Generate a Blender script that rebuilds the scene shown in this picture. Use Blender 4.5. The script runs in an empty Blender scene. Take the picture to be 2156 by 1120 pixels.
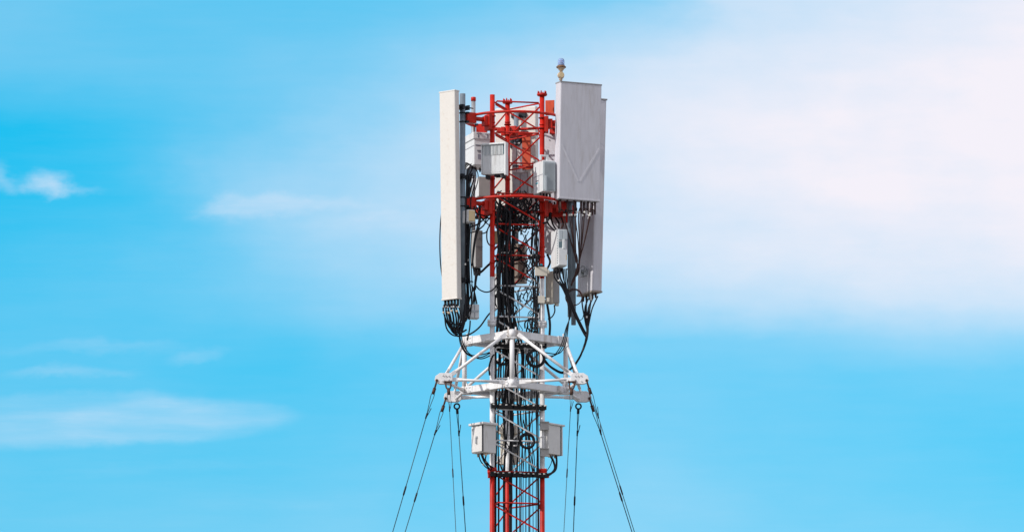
import bpy, bmesh, math, random
from mathutils import Vector, Matrix
random.seed(7)
R = math.radians
sc = bpy.context.scene
COL = sc.collection

# ------------------------------------------------------------------ camera
S = 170.0                      # photograph pixels per metre at the mast
D = 85.0                       # metres from the camera to the mast
PITCH = R(9.0)
CAM = Vector((0.0, -D, 1.7))
LENS = 244.0
FPX = LENS / 36.0 * 2156.0
FW = Vector((0, math.cos(PITCH), math.sin(PITCH)))
UP = Vector((0, -math.sin(PITCH), math.cos(PITCH)))
RT = Vector((1, 0, 0))
AX = 1083.0                    # image column of the mast axis
X0 = (AX - 1078.0) / S         # its world x

cam_d = bpy.data.cameras.new('camera'); cam = bpy.data.objects.new('camera', cam_d)
COL.objects.link(cam); cam.location = CAM
cam.rotation_euler = (R(90) + PITCH, 0, 0)
cam_d.lens = LENS; cam_d.sensor_width = 36; cam_d.clip_end = 20000; cam_d.clip_start = 0.5
sc.camera = cam

def at(px, py, d=0.0):
    """photo pixel + depth (px units behind the mast axis) -> world point"""
    r = FW + RT * ((px - 1078.0) / FPX) + UP * ((560.0 - py) / FPX)
    t = (d / S - CAM.y) / r.y
    return CAM + r * t
def zl(py, d=0.0): return at(AX, py, d).z
def plan(X, d, z): return Vector((X0 + X / S, d / S, z))   # X,d in px units from the mast axis

# ------------------------------------------------------------------ materials
def mat(name, col, rough=0.5, metal=0.0, noise=0.08, scale=12.0, spec=0.5, streak=0.0, grime=None, cover=.0, run=.35):
    m = bpy.data.materials.new(name); m.use_nodes = True
    nt = m.node_tree; b = nt.nodes['Principled BSDF']
    b.inputs['Roughness'].default_value = rough; b.inputs['Metallic'].default_value = metal
    b.inputs['Specular IOR Level'].default_value = spec
    tc = nt.nodes.new('ShaderNodeTexCoord')
    n = nt.nodes.new('ShaderNodeTexNoise'); n.inputs['Scale'].default_value = scale; n.inputs['Detail'].default_value = 6
    mp = nt.nodes.new('ShaderNodeMapping'); nt.links.new(tc.outputs['Object'], mp.inputs[0])
    if streak: mp.inputs['Scale'].default_value = (1, 1, streak)
    nt.links.new(mp.outputs[0], n.inputs['Vector'])
    r = nt.nodes.new('ShaderNodeMapRange'); r.inputs[1].default_value = .3; r.inputs[2].default_value = .7
    r.inputs[3].default_value = 1 - noise; r.inputs[4].default_value = 1 + noise * .6
    nt.links.new(n.outputs['Fac'], r.inputs[0])
    x = nt.nodes.new('ShaderNodeMix'); x.data_type = 'RGBA'; x.blend_type = 'MULTIPLY'; x.inputs[0].default_value = 1
    x.inputs[6].default_value = (*col, 1); nt.links.new(r.outputs[0], x.inputs[7])
    out = x.outputs[2]
    if grime:                                   # patches and runs of dirt or rust with ragged edges
        g2 = nt.nodes.new('ShaderNodeTexNoise'); g2.inputs['Scale'].default_value = 7; g2.inputs['Detail'].default_value = 9; g2.inputs['Roughness'].default_value = .65
        m2 = nt.nodes.new('ShaderNodeMapping'); m2.inputs['Scale'].default_value = (2.2, 2.2, run*2.2 if run > .5 else run); m2.inputs['Location'].default_value = (len(name), .7, 1.3)
        nt.links.new(tc.outputs['Object'], m2.inputs[0]); nt.links.new(m2.outputs[0], g2.inputs['Vector'])
        r2 = nt.nodes.new('ShaderNodeMapRange'); r2.inputs[1].default_value = .60 - cover*.25; r2.inputs[2].default_value = .78 - cover*.25; r2.inputs[4].default_value = .75
        nt.links.new(g2.outputs['Fac'], r2.inputs[0])
        x2 = nt.nodes.new('ShaderNodeMix'); x2.data_type = 'RGBA'; x2.inputs[7].default_value = (*grime, 1)
        nt.links.new(r2.outputs[0], x2.inputs[0]); nt.links.new(out, x2.inputs[6]); out = x2.outputs[2]
    nt.links.new(out, b.inputs['Base Color'])
    return m

M = {
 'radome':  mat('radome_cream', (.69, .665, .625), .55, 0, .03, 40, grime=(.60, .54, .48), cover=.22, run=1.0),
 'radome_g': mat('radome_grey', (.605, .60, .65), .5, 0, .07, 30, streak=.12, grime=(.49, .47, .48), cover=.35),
 'cap':     mat('radome_cap', (.30, .30, .31), .6),
 'rru':     mat('unit_white', (.70, .72, .735), .45, 0, .05, grime=(.42, .40, .37), cover=.15),
 'rru_b':   mat('unit_bluegrey', (.45, .50, .53), .45, .1, .08),
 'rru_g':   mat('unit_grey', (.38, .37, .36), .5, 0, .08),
 'cabinet': mat('cabinet_paint', (.67, .66, .645), .45, 0, .06, grime=(.45, .41, .35), cover=.2),
 'beige':   mat('beige_shell', (.60, .47, .27), .5, 0, .08),
 'cream':   mat('cream_shell', (.66, .61, .52), .5, 0, .08),
 'taupe':   mat('taupe_shell', (.30, .25, .21), .55, 0, .1),
 'white':   mat('white_paint', (.77, .77, .78), .45, 0, .12, 9, streak=.4, grime=(.33, .25, .18), cover=.25),
 'galv':    mat('galvanised_steel', (.20, .25, .30), .5, .3, .15),
 'galv_d':  mat('dark_steel', (.016, .020, .028), .55, .2, .15, spec=.3),
 'zinc':    mat('bright_zinc', (.42, .44, .46), .4, .6, .1),
 'red':     mat('red_paint', (.52, .015, .006), .5, 0, .22, 14, .3, grime=(.26, .035, .02), cover=.35),
 'orange':  mat('orange_paint', (.60, .075, .022), .5, 0, .14, 9, grime=(.38, .06, .03), cover=.2),
 'black':   mat('cable_black', (.004, .005, .009), .5, 0, .3, spec=.3),
 'brown':   mat('cable_brown', (.055, .024, .021), .5, 0, .3, spec=.3),
 'rubber':  mat('black_rubber', (.006, .006, .008), .6, spec=.3),
 'clip':    mat('pale_plastic', (.75, .74, .70), .5),
 'wire':    mat('guy_strand', (.02, .085, .115), .5, .2, .15),
 'rust':    mat('rusty_iron', (.075, .036, .024), .7, .3, .3, 30),
 'fin':     mat('fin_dark', (.13, .20, .23), .5, .2),
 'ink':     mat('printed_mark', (.04, .05, .09), .5),
 'ink_g':   mat('printed_grey', (.24, .24, .30), .5),
 'teal':    mat('teal_sticker', (.02, .33, .42), .5),
 'brass':   mat('brown_flange', (.20, .11, .055), .5, .3, .2),
 'lampb':   mat('lamp_beige', (.62, .50, .36), .5, 0, .12, 40),
 'concrete': mat('concrete', (.32, .31, .29), .9),
}
# glass of the warning light: clear, faintly blue
g = bpy.data.materials.new('lamp_glass'); g.use_nodes = True; b = g.node_tree.nodes['Principled BSDF']
b.inputs['Base Color'].default_value = (.40, .57, .90, 1); b.inputs['Roughness'].default_value = .12
b.inputs['Transmission Weight'].default_value = .45; b.inputs['IOR'].default_value = 1.2
M['glass'] = g
M['lens_red'] = mat('lamp_red_core', (.45, .12, .13), .4)

# mast paint: red and white bands by height
ZB0, ZB1 = zl(985, -30), zl(585, -30)
def banded():
    m = bpy.data.materials.new('banded_mast_paint'); m.use_nodes = True
    nt = m.node_tree; b = nt.nodes['Principled BSDF']; b.inputs['Roughness'].default_value = .5; b.inputs['Specular IOR Level'].default_value = .3
    geo = nt.nodes.new('ShaderNodeTexCoord'); sp = nt.nodes.new('ShaderNodeSeparateXYZ')
    nt.links.new(geo.outputs['Object'], sp.inputs[0])
    a = nt.nodes.new('ShaderNodeMath'); a.operation = 'SUBTRACT'; a.inputs[1].default_value = ZB0
    nt.links.new(sp.outputs[2], a.inputs[0])
    q = nt.nodes.new('ShaderNodeMath'); q.operation = 'DIVIDE'; q.inputs[1].default_value = 2 * (ZB1 - ZB0)
    nt.links.new(a.outputs[0], q.inputs[0])
    f = nt.nodes.new('ShaderNodeMath'); f.operation = 'FRACT'; nt.links.new(q.outputs[0], f.inputs[0])
    l = nt.nodes.new('ShaderNodeMath'); l.operation = 'LESS_THAN'; l.inputs[1].default_value = .5
    nt.links.new(f.outputs[0], l.inputs[0])
    n = nt.nodes.new('ShaderNodeTexNoise'); n.inputs['Scale'].default_value = 9; n.inputs['Detail'].default_value = 7
    nt.links.new(geo.outputs['Object'], n.inputs['Vector'])
    r = nt.nodes.new('ShaderNodeMapRange'); r.inputs[1].default_value = .3; r.inputs[2].default_value = .7
    r.inputs[3].default_value = .7; r.inputs[4].default_value = 1.12; nt.links.new(n.outputs['Fac'], r.inputs[0])
    x = nt.nodes.new('ShaderNodeMix'); x.data_type = 'RGBA'
    x.inputs[6].default_value = (.52, .015, .006, 1); x.inputs[7].default_value = (.74, .74, .75, 1)
    nt.links.new(l.outputs[0], x.inputs[0])
    y = nt.nodes.new('ShaderNodeMix'); y.data_type = 'RGBA'; y.blend_type = 'MULTIPLY'; y.inputs[0].default_value = 1
    nt.links.new(x.outputs[2], y.inputs[6]); nt.links.new(r.outputs[0], y.inputs[7])
    nt.links.new(y.outputs[2], b.inputs['Base Color'])
    return m
M['mast'] = banded()

# ------------------------------------------------------------------ builders
class MB:
    def __init__(s): s.bm = bmesh.new()
    def hexa(s, pts, bevel=0.0, seg=2):
        """8 corner points: bottom 4 then top 4"""
        v = [s.bm.verts.new(p) for p in pts]
        fs = [s.bm.faces.new([v[i] for i in q]) for q in
              ((0,1,2,3),(4,5,6,7),(0,1,5,4),(1,2,6,5),(2,3,7,6),(3,0,4,7))]
        bmesh.ops.recalc_face_normals(s.bm, faces=fs)
        if bevel:
            es = list({e for f in fs for e in f.edges})
            bmesh.ops.bevel(s.bm, geom=es, offset=bevel, segments=seg, affect='EDGES', profile=.5)
        return s
    def box(s, c, sx, sy, sz, rz=0, bevel=0):
        a = Vector((math.cos(rz), math.sin(rz), 0)) * sx / 2; b_ = Vector((-math.sin(rz), math.cos(rz), 0)) * sy / 2
        z = Vector((0, 0, sz / 2)); c = Vector(c)
        return s.hexa([c-a-b_-z, c+a-b_-z, c+a+b_-z, c-a+b_-z, c-a-b_+z, c+a-b_+z, c+a+b_+z, c-a+b_+z], bevel)
    def tube(s, pts, r, n=8, cap=True):
        """r may be a number or one radius per point"""
        pts = [Vector(p) for p in pts]; N = len(pts)
        rs = r if isinstance(r, (list, tuple)) else [r] * N
        tg = []
        for i in range(N):
            t = pts[min(i+1, N-1)] - pts[max(i-1, 0)]
            tg.append(t.normalized() if t.length > 1e-9 else Vector((0, 0, 1)))
        u = tg[0].orthogonal().normalized(); rings = []
        for i in range(N):
            if i:
                u = (u - tg[i] * u.dot(tg[i]))
                u = u.normalized() if u.length > 1e-6 else tg[i].orthogonal().normalized()
            w = tg[i].cross(u)
            rings.append([s.bm.verts.new(pts[i] + (u * math.cos(2*math.pi*k/n) + w * math.sin(2*math.pi*k/n)) * rs[i]) for k in range(n)])
        for i in range(N-1):
            for k in range(n):
                f = s.bm.faces.new((rings[i][k], rings[i][(k+1) % n], rings[i+1][(k+1) % n], rings[i+1][k])); f.smooth = True
        if cap:
            s.bm.faces.new(list(reversed(rings[0]))); s.bm.faces.new(rings[-1])
        return s
    def cyl(s, p, q, r, n=12): return s.tube([p, q], r, n)
    def lathe(s, c, prof, n=16):
        """profile of (radius, dz) about a vertical axis"""
        c = Vector(c); return s.tube_prof(c, prof, n)
    def tube_prof(s, c, prof, n):
        rings = [[s.bm.verts.new(c + Vector((r*math.cos(2*math.pi*k/n), r*math.sin(2*math.pi*k/n), z))) for k in range(n)] for r, z in prof]
        for i in range(len(prof)-1):
            for k in range(n):
                f = s.bm.faces.new((rings[i][k], rings[i][(k+1) % n], rings[i+1][(k+1) % n], rings[i+1][k])); f.smooth = abs(prof[i+1][1]-prof[i][1]) > 1e-5
        s.bm.faces.new(list(reversed(rings[0]))); s.bm.faces.new(rings[-1])
        return s
    def torus(s, c, ax, r, t, n=36, m=8, a0=0, a1=360):
        c = Vector(c); ax = Vector(ax).normalized(); u = ax.orthogonal().normalized(); w = ax.cross(u)
        full = abs(a1 - a0) >= 360; N = n if full else n + 1
        rings = []
        for i in range(N):
            a = R(a0 + (a1 - a0) * i / n); o = u*math.cos(a) + w*math.sin(a)
            rings.append([s.bm.verts.new(c + o*r + (o*math.cos(2*math.pi*k/m) + ax*math.sin(2*math.pi*k/m))*t) for k in range(m)])
        for i in range(n):
            A, B = rings[i], rings[(i+1) % N]
            for k in range(m):
                f = s.bm.faces.new((A[k], A[(k+1) % m], B[(k+1) % m], B[k])); f.smooth = True
        if not full:
            s.bm.faces.new(rings[0]); s.bm.faces.new(rings[-1])
        return s
    def prism(s, poly, off, bevel=0):
        """planar polygon (world points) extruded by the vector off, centred"""
        off = Vector(off); A = [s.bm.verts.new(Vector(p) - off/2) for p in poly]; B = [s.bm.verts.new(Vector(p) + off/2) for p in poly]
        n = len(poly); fs = [s.bm.faces.new(A), s.bm.faces.new(B)]
        for k in range(n): fs.append(s.bm.faces.new((A[k], A[(k+1) % n], B[(k+1) % n], B[k])))
        bmesh.ops.recalc_face_normals(s.bm, faces=fs)
        if bevel:
            bmesh.ops.bevel(s.bm, geom=list({e for f in fs for e in f.edges}), offset=bevel, segments=1, affect='EDGES')
        return s
    def build(s, name, material, parent=None):
        bmesh.ops.recalc_face_normals(s.bm, faces=s.bm.faces[:])
        if parent is not None:
            o0 = Vector(parent['_w'])
        else:
            vs = [v.co for v in s.bm.verts]
            o0 = Vector((sum(v.x for v in vs)/len(vs), sum(v.y for v in vs)/len(vs), min(v.z for v in vs)))
        banded_ = material is M['mast']
        me = bpy.data.meshes.new(name)
        bmesh.ops.translate(s.bm, verts=s.bm.verts[:], vec=-o0)
        s.bm.to_mesh(me); s.bm.free(); me.materials.append(material)
        o = bpy.data.objects.new(name, me); COL.objects.link(o)
        o['_w'] = list(o0)
        if parent is not None:
            o.parent = parent; o.location = (0, 0, 0)
        else: o.location = o0
        return o

ALL = []
def tag(o, label, cat, group=None, kind=None):
    if label: o['label'] = label
    if cat: o['category'] = cat
    if group: o['group'] = group
    if kind: o['kind'] = kind
    return o
def thing(name, loc, label, cat, group=None):
    o = bpy.data.objects.new(name, None); COL.objects.link(o)
    o.empty_display_size = .1; o.location = loc; o['_w'] = list(loc)
    return tag(o, label, cat, group)

def smooth(pts, k=8):
    """Catmull-Rom through the points"""
    P = [Vector(p) for p in pts]
    if len(P) < 3: return P
    Q = [P[0]*2 - P[1]] + P + [P[-1]*2 - P[-2]]; out = []
    for i in range(1, len(Q)-2):
        a, b_, c, d = Q[i-1], Q[i], Q[i+1], Q[i+2]
        for j in range(k):
            t = j / k
            out.append(.5*((2*b_) + (c-a)*t + (2*a-5*b_+4*c-d)*t*t + (3*b_-a-3*c+d)*t**3))
    out.append(P[-1]); return out

class Fr:
    """a box frame: near vertical edge at (x0, d0); the left face runs to column xl, the right face to xr"""
    def __init__(s, xl, x0, xr, yt, yb, d0, a, wl=None, wr=None, lean=0.0, face='r'):
        a = R(a); s.l = Vector((-math.cos(a), math.sin(a), 0)); s.r = Vector((math.sin(a), math.cos(a), 0))
        s.wl = (wl if wl is not None else (x0-xl)/max(.05, math.cos(a))) / S
        s.wr = (wr if wr is not None else (xr-x0)/max(.05, math.sin(a))) / S
        s.o = at(x0, yb, d0); top = at(x0, yt, d0); s.h = top.z - s.o.z
        n = -s.r if face == 'r' else -s.l       # outward normal of the radome face
        s.up = (Vector((0, 0, 1)) + n * math.tan(R(lean))).normalized(); s.n = n
        s.cam_l, s.cam_r = s.l, s.r
    def p(s, l, r, z): return s.o + s.l*l + s.r*r + s.up*z
    def box(s, mb, l0, l1, r0, r1, z0, z1, bevel=0):
        P = s.p
        return mb.hexa([P(l0,r0,z0), P(l1,r0,z0), P(l1,r1,z0), P(l0,r1,z0), P(l0,r0,z1), P(l1,r0,z1), P(l1,r1,z1), P(l0,r1,z1)], bevel)
    def body(s, mb, bevel=.008): return s.box(mb, 0, s.wl, 0, s.wr, 0, s.h, bevel)
    def mid(s): return s.p(s.wl/2, s.wr/2, 0)

# ------------------------------------------------------------------ ground
def ground():
    m = mat('ground_grass', (.165, .165, .15), .95, 0, .4, .8)
    mb = MB(); n = 64; L = 6000
    c = mb.bm.verts.new((0, 0, 0)); ring = [mb.bm.verts.new((L*math.cos(2*math.pi*k/n), L*math.sin(2*math.pi*k/n), 0)) for k in range(n)]
    for k in range(n): mb.bm.faces.new((c, ring[k], ring[(k+1) % n]))
    o = mb.build('ground', m); o['kind'] = 'structure'
ground()

# ------------------------------------------------------------------ lattice mast
LEG = {'L': (-46.5, -42), 'M': (-14.5, 61), 'R': (58.5, -18.5)}
RLEG = 5.2 / S
Z_TOP = {'L': zl(200, -42), 'M': zl(216, 61), 'R': zl(200, -18.5)}
mast = thing('lattice_mast', (0, 0, 0), 'slender three legged lattice mast painted in red and white bands, standing in the middle', 'mast')
ZN0 = zl(213, -42); ZNB = zl(1057, -42); PITCHZ = (ZN0 - ZNB) / 13.0
for k, (X, d) in LEG.items():
    mb = MB(); mb.tube([plan(X, d, 0), plan(X, d, Z_TOP[k])], RLEG, 14)
    # welded collars
    for py in (257, 372, 520, 547, 915):
        z = zl(py, d) + random.uniform(-.05, .05)
        mb.tube([plan(X, d, z), plan(X, d, z+.018)], RLEG*1.18, 14)
    leg = mb.build('leg', M['mast'], mast)
    for py in ([201] if k == 'R' else [217] if k == 'M' else []) + [681 + {'L': 0, 'M': 14, 'R': 3}[k], 992 + {'L': 0, 'M': 14, 'R': 2}[k]]:
        z = zl(py, d); big = py < 300
        f = MB()
        if big:
            f.lathe(plan(X, d, z), [(RLEG*1.8, -.010), (RLEG*2.1, .0), (RLEG*2.1, .016), (RLEG*1.8, .022)], 20)
            for j in range(6):
                a = j*math.pi/3 + .3
                q = plan(X, d, z+.022) + Vector((math.cos(a), math.sin(a), 0))*RLEG*1.65
                f.tube([q, q+Vector((0, 0, .03))], [.011, .006], 6)
        else:
            f.lathe(plan(X, d, z), [(RLEG*1.3, -.035), (RLEG*1.95, -.014), (RLEG*1.95, .006)], 20)
            f.lathe(plan(X, d, z), [(RLEG*1.95, .009), (RLEG*1.95, .027), (RLEG*1.3, .04)], 20)
            for j in range(6):
                a = j*math.pi/3 + .3
                q = plan(X, d, z) + Vector((math.cos(a), math.sin(a), 0))*RLEG*1.7
                f.tube([q - Vector((0, 0, .035)), q+Vector((0, 0, .05))], .008, 6)
        f.build('flange', M['mast'], leg)
def lerp(a, b, t): return a + (b - a) * t
def legpt(k, z): return plan(*LEG[k], z)
# one bent rod zigzags down each face of each mast section
sections = [(0, 6), (6, 12), (12, 18), (18, int(ZN0 / PITCHZ) )]
for s0, s1 in sections:
    for A, B in (('L', 'R'), ('R', 'M'), ('M', 'L')):     # diagonal runs from A's top to B's bottom
        pts = []
        for k in range(s0, s1):
            zt, zb = ZN0 - k*PITCHZ, ZN0 - (k+1)*PITCHZ
            h = (legpt(B, 0) - legpt(A, 0)).normalized() * RLEG * 1.25
            def pa(z, e=0.0): return legpt(A, z) + h*(1+e)
            def pb(z, e=0.0): return legpt(B, z) - h*(1+e)
            pts += [pb(zt, .1), pa(zt, .6), pa(zt-.02, .15), pa(zt-.045, .15), pb(zb+.05, .15), pb(zb+.025, .05)]
        pts.append(pb(zb)); pts.append(pa(zb))
        MB().tube(pts, 1.75/S, 8).build('brace', M['mast'], mast)
# flat mounting plates painted red
mb = MB(); f = Fr(1148, 1167, 1170, 211, 243, 8, 12, wr=3); f.body(mb, .004); mb.build('mounting_plate', M['orange'], mast)
mb = MB(); f = Fr(1099, 1117, 1120, 283, 357, 55, 15, wr=3); f.body(mb, .004)
mb.build('mounting_plate', M['orange'], mast)
for py in (284, 352): MB().box(at(1107, py, 45), 32/S, .02, .03, R(20), .004).build('plate_clamp', M['red'], mast)

# cable bars across the near face, with pale clips
def nface(X): return lerp(-42, -18.5, (X + 46.5) / 105.0)
def cable_bar(py, x0, x1, ncl, off, material, h=7.0, clip_rows=True):
    z = zl(py, -30)
    A = plan(x0-AX, nface(x0-AX)+off, z); B = plan(x1-AX, nface(x1-AX)+off, z)
    mb = MB(); c = (A+B)/2; rz = math.atan2((B-A).y, (B-A).x)
    mb.box(c, (B-A).length, .03, h/S, rz, .003)
    mb.box(c + Vector((0, .02, h/S/2 - .004)), (B-A).length, .06, .006, rz)
    bar = mb.build('cable_bar', material, mast)
    for j in range(ncl):
        t = (j + .5 + random.uniform(-.25, .25)) / ncl
        p = A.lerp(B, t); n = Vector((math.sin(rz), -math.cos(rz), 0))
        k = MB(); k.box(p + n*.03 + Vector((0, 0, random.uniform(-.004, .010))), 10/S, .055, (h+2.5)/S, rz, .004)
        cl = k.build('cable_clamp', M['rubber'], bar)
    for j in range(ncl):
        t = (j + .5 + random.uniform(-.3, .3)) / ncl
        p = A.lerp(B, t); n = Vector((math.sin(rz), -math.cos(rz), 0))
        k = MB(); q = p + n*.052 + Vector((0, 0, (h*.35+random.uniform(-.4, 1.0))/S))
        w = Vector((math.cos(rz), math.sin(rz), 0))*random.uniform(1.6, 2.6)/S + Vector((0, 0, random.uniform(-.6, .9)/S))
        k.tube([q-w, q+w], .010, 6); k.build('clip', M['clip'], bar)
cable_bar(857, 1034, 1150, 10, -2, M['galv_d'], 8)
cable_bar(1000, 1032, 1151, 11, -3, M['galv_d'], 8)
for px in (1030, 1153): MB().box(at(px, 1001, nface(px-AX)-3), 5/S, .05, 9/S, R(12), .003).build('bar_bracket', M['red'], mast)
cable_bar(728, 1038, 1147, 10, 4, M['galv_d'], 8)
cable_bar(535, 1050, 1072, 3, 8, M['galv_d'], 5)
cable_bar(539, 1112, 1139, 3, 8, M['galv_d'], 6)
p = at(1139.5, 558, -18.5 - 6.2); MB().tube([p + Vector((0, .03, 0)), p - Vector((0, .004, 0))], 3.2/S, 12).build('teal_tag', M['teal'], mast)
# concrete footing under the mast
MB().box((X0, 0, .2), 1.6, 1.6, .4, .3, .03).build('footing', M['concrete'], mast)

# ------------------------------------------------------------------ mounting rings and standoff arms
RR = 106.0
POLE = {'left': (-109, -77), 'right': (117, -18), 'rear_right': (125, 50), 'rear_left': (-87, 70), 'far': (4, 112), 'far_right': (92, 84)}
def ring(py_front, label):
    z = zl(py_front, -RR)
    t = thing('mounting_ring', plan(0, 0, z), label, 'mounting ring', 'red tube rings round the mast')
    MB().torus(plan(0, 0, z), (0, 0, 1), RR/S, 2.9/S, 96, 10).build('hoop', M['red'], t)
    za = z - .045
    def arm(legk, pole, r=4.6, g=1.0):
        a = plan(*LEG[legk], za); b_ = plan(*POLE[pole], za); dr = (b_-a).normalized(); L = (b_-a).length
        m = MB(); m.tube([a + dr*.06, b_ - dr*.04], r/S, 12)
        ang = math.atan2(dr.y, dr.x)
        # block at the pole end, bolted plates at the leg end
        m.box(b_ - dr*.105, .13, .11, .13, ang, .006)
        m.box(a + dr*.055 - Vector((0, 0, .03)), .05, .13*g, .2*g, ang, .006)
        m.box(a + dr*.10 - Vector((0, 0, .02)), .06, .09*g, .12*g, ang, .006)
        o = m.build('standoff_arm', M['red'], t)
        c = MB()
        for dz in (-.075, .055):
            c.torus(a + Vector((0, 0, dz)), (0, 0, 1), RLEG*1.22, .008, 24, 6)
        c.build('leg_clamp', M['red'], t)
        c = MB()
        for dz in (-.055, .055):
            c.torus(b_ + Vector((0, 0, dz)), (0, 0, 1), 6.3/S, .008, 24, 6)
            c.box(b_ - dr*.045 + Vector((0, 0, dz)), .04, .12, .025, ang, .003)
        c.build('pole_clamp', M['galv_d'], t)
    arm('L', 'left'); arm('R', 'right'); arm('M', 'far', 4, .55); arm('M', 'rear_left', 3.4, .55); arm('R', 'rear_right', 4, .6); arm('R', 'far_right', 3.2, .4)
    return t
ring(235, 'upper red tube ring with standoff arms, just below the flanged leg tops')
ring(413, 'lower red tube ring with standoff arms, level with the bottom of the wide grey antenna')

# ------------------------------------------------------------------ antenna poles
def pole(key, yt, yb, r, m, label, cap=None):
    X, d = POLE[key]; zt, zb = zl(yt, d), zl(yb, d)
    t = thing('antenna_pole', plan(X, d, zb), label, 'pole', 'steel pipes the antennas hang on')
    MB().tube([plan(X, d, zb), plan(X, d, zt)], r/S, 14).build('pipe', m, t)
    if cap: MB().lathe(plan(X, d, zt-.02), [(r*1.18/S, 0), (r*1.18/S, .045), (r/S, .05)], 14).build('end_cap', cap, t)
    return t
pole('left', 198, 677, 6.0, M['galv'], 'blue grey steel pipe right behind the tall cream antenna')
pole('right', 250, 667, 5.0, M['galv'], 'steel pipe behind the wide grey antenna, shorter of the close pair at the right')
pole('rear_right', 230, 684, 5.0, M['galv'], 'steel pipe reaching lowest, beside the antenna at the far right')
pole('rear_left', 210, 560, 4.5, M['zinc'], 'thin pale pipe with a red end cap, behind the red arm at the left', M['red'])
pole('far', 236, 520, 5.0, M['galv'], 'steel pipe behind the mast carrying the antenna seen from its back')
pole('far_right', 262, 545, 5.0, M['galv'], 'steel pipe behind the right mast leg, in front of the pale back of an antenna')

# ------------------------------------------------------------------ panel antennas
def antenna(fr, label, m, face, pole_key, bz, conn=0, group='panel antennas round the mast top', marks=None, side_seam=True):
    t = thing('panel_antenna', fr.mid(), label, 'antenna', group)
    mb = MB(); fr.body(mb, .014); body = mb.build('radome', m, t)
    e = .003
    mb = MB(); fr.box(mb, -e, fr.wl+e, -e, fr.wr+e, fr.h-.012, fr.h+.006, .004); mb.build('top_cap', M['cap'] if m is not M['radome'] else M['radome'], t)
    mb = MB(); fr.box(mb, -.002, fr.wl+.002, -.002, fr.wr+.002, -.006, .016, .004); mb.build('bottom_cap', m, t)
    # brackets from the antenna's back to its pole
    X, d = POLE[pole_key]
    for z in bz:
        if face == 'r': p = fr.p(fr.wl/2, fr.wr, z); 
        else: p = fr.p(fr.wl, fr.wr/2, z)
        q = plan(X, d, p.z); dr = (q - p); L = dr.length; dr.normalize()
        b_ = MB(); ang = math.atan2(dr.y, dr.x)
        b_.box((p+q)/2 - dr*.01, L-.02, .03, .05, ang, .004)
        b_.box(p + dr*.03, .05, .11, .07, ang, .005)
        b_.box(q - dr*.05, .04, .14, .06, ang, .004); b_.box(q + dr*.05, .02, .14, .06, ang, .004)
        side = Vector((-dr.y, dr.x, 0))
        for sgn in (-1, 1):
            b_.tube([q - dr*.10 + side*sgn*.055, q + dr*.13 + side*sgn*.055], .008, 6)
        b_.build('bracket', M['galv_d'], t)
    return t, body
# 1 tall narrow antenna at the left, facing 40 degrees left of the camera
fl = Fr(929.5, 962.5, 973.5, 191, 627.5, -120, 40, wr=15, lean=1.15)
ant_l, _ = antenna(fl, 'tall narrow cream panel antenna, brightly sunlit, leftmost on the mast', M['radome'], 'r', 'left', (.25, 1.55, 2.42))
# 2 wide antenna at the right, facing 25 degrees right of the camera
frr = Fr(1166.0, 1176.5, 1264, 173, 417, -80, 65, lean=2.2, face='l')
ant_r, body_r = antenna(frr, 'wide grey panel antenna facing the camera, with a faint pale V reflection painted on its front', M['radome_g'], 'l', 'right', (.3, 1.15))
mb = MB()
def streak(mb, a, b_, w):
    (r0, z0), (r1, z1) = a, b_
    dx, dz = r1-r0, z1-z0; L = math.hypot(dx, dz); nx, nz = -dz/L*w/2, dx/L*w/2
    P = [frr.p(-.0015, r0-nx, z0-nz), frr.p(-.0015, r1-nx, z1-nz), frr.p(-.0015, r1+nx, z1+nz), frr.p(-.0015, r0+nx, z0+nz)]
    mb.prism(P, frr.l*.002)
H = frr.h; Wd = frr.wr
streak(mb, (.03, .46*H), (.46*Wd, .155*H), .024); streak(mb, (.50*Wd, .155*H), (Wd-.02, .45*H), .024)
M['v_reflection'] = mat('pale_stain', (.655, .65, .695), .55, 0, .10, 20)  # V of bounced light on the front, painted as paler strips
mb.build('v_reflection_decal', M['v_reflection'], ant_r)
# 3 antenna at the far right behind it, seen from its back and side
fq = Fr(1215, 1247, 1268, 207, 613, 28, 64, lean=-1.65, face='r')
fq.up = (Vector((0, 0, 1)) + Vector((.9, .44, 0)) * math.tan(R(1.7))).normalized()
t3 = thing('panel_antenna', fq.mid(), 'long grey panel antenna at the far right, half hidden behind the wide one', 'antenna', 'panel antennas round the mast top')
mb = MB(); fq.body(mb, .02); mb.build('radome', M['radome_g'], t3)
mb = MB(); fq.box(mb, -.006, fq.wl+.006, -.006, fq.wr+.006, fq.h-.012, fq.h+.008, .004); mb.build('top_cap', M['cap'], t3)
mb = MB(); fq.box(mb, -.004, fq.wl+.004, -.004, fq.wr+.004, -.01, .012, .004); mb.build('bottom_cap', M['taupe'], t3)
for z in (.26, 1.2, 2.1):
    p = fq.p(fq.wl/2, 0, z); q = plan(*POLE['rear_right'], p.z); b_ = MB(); dr = (q-p).normalized(); ang = math.atan2(dr.y, dr.x)
    b_.box((p+q)/2, max(.06, (q-p).length), .05, .05, ang, .004); b_.box(p + dr*.02, .05, .14, .09, ang, .005); b_.box(q-dr*.05, .04, .14, .07, ang, .004)
    b_.tube([q - dr*.12 + Vector((0, 0, .03)), q + dr*.1 + Vector((0, 0, .03))], .009, 6)
    b_.build('bracket', M['zinc'], t3)
    hk = MB(); hk.torus(p + dr*.06 + Vector((.03, -.05, .04)), (.3, 1, 0), .035, .01, 20, 6); hk.build('tilt_hook', M['zinc'], t3)
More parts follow.
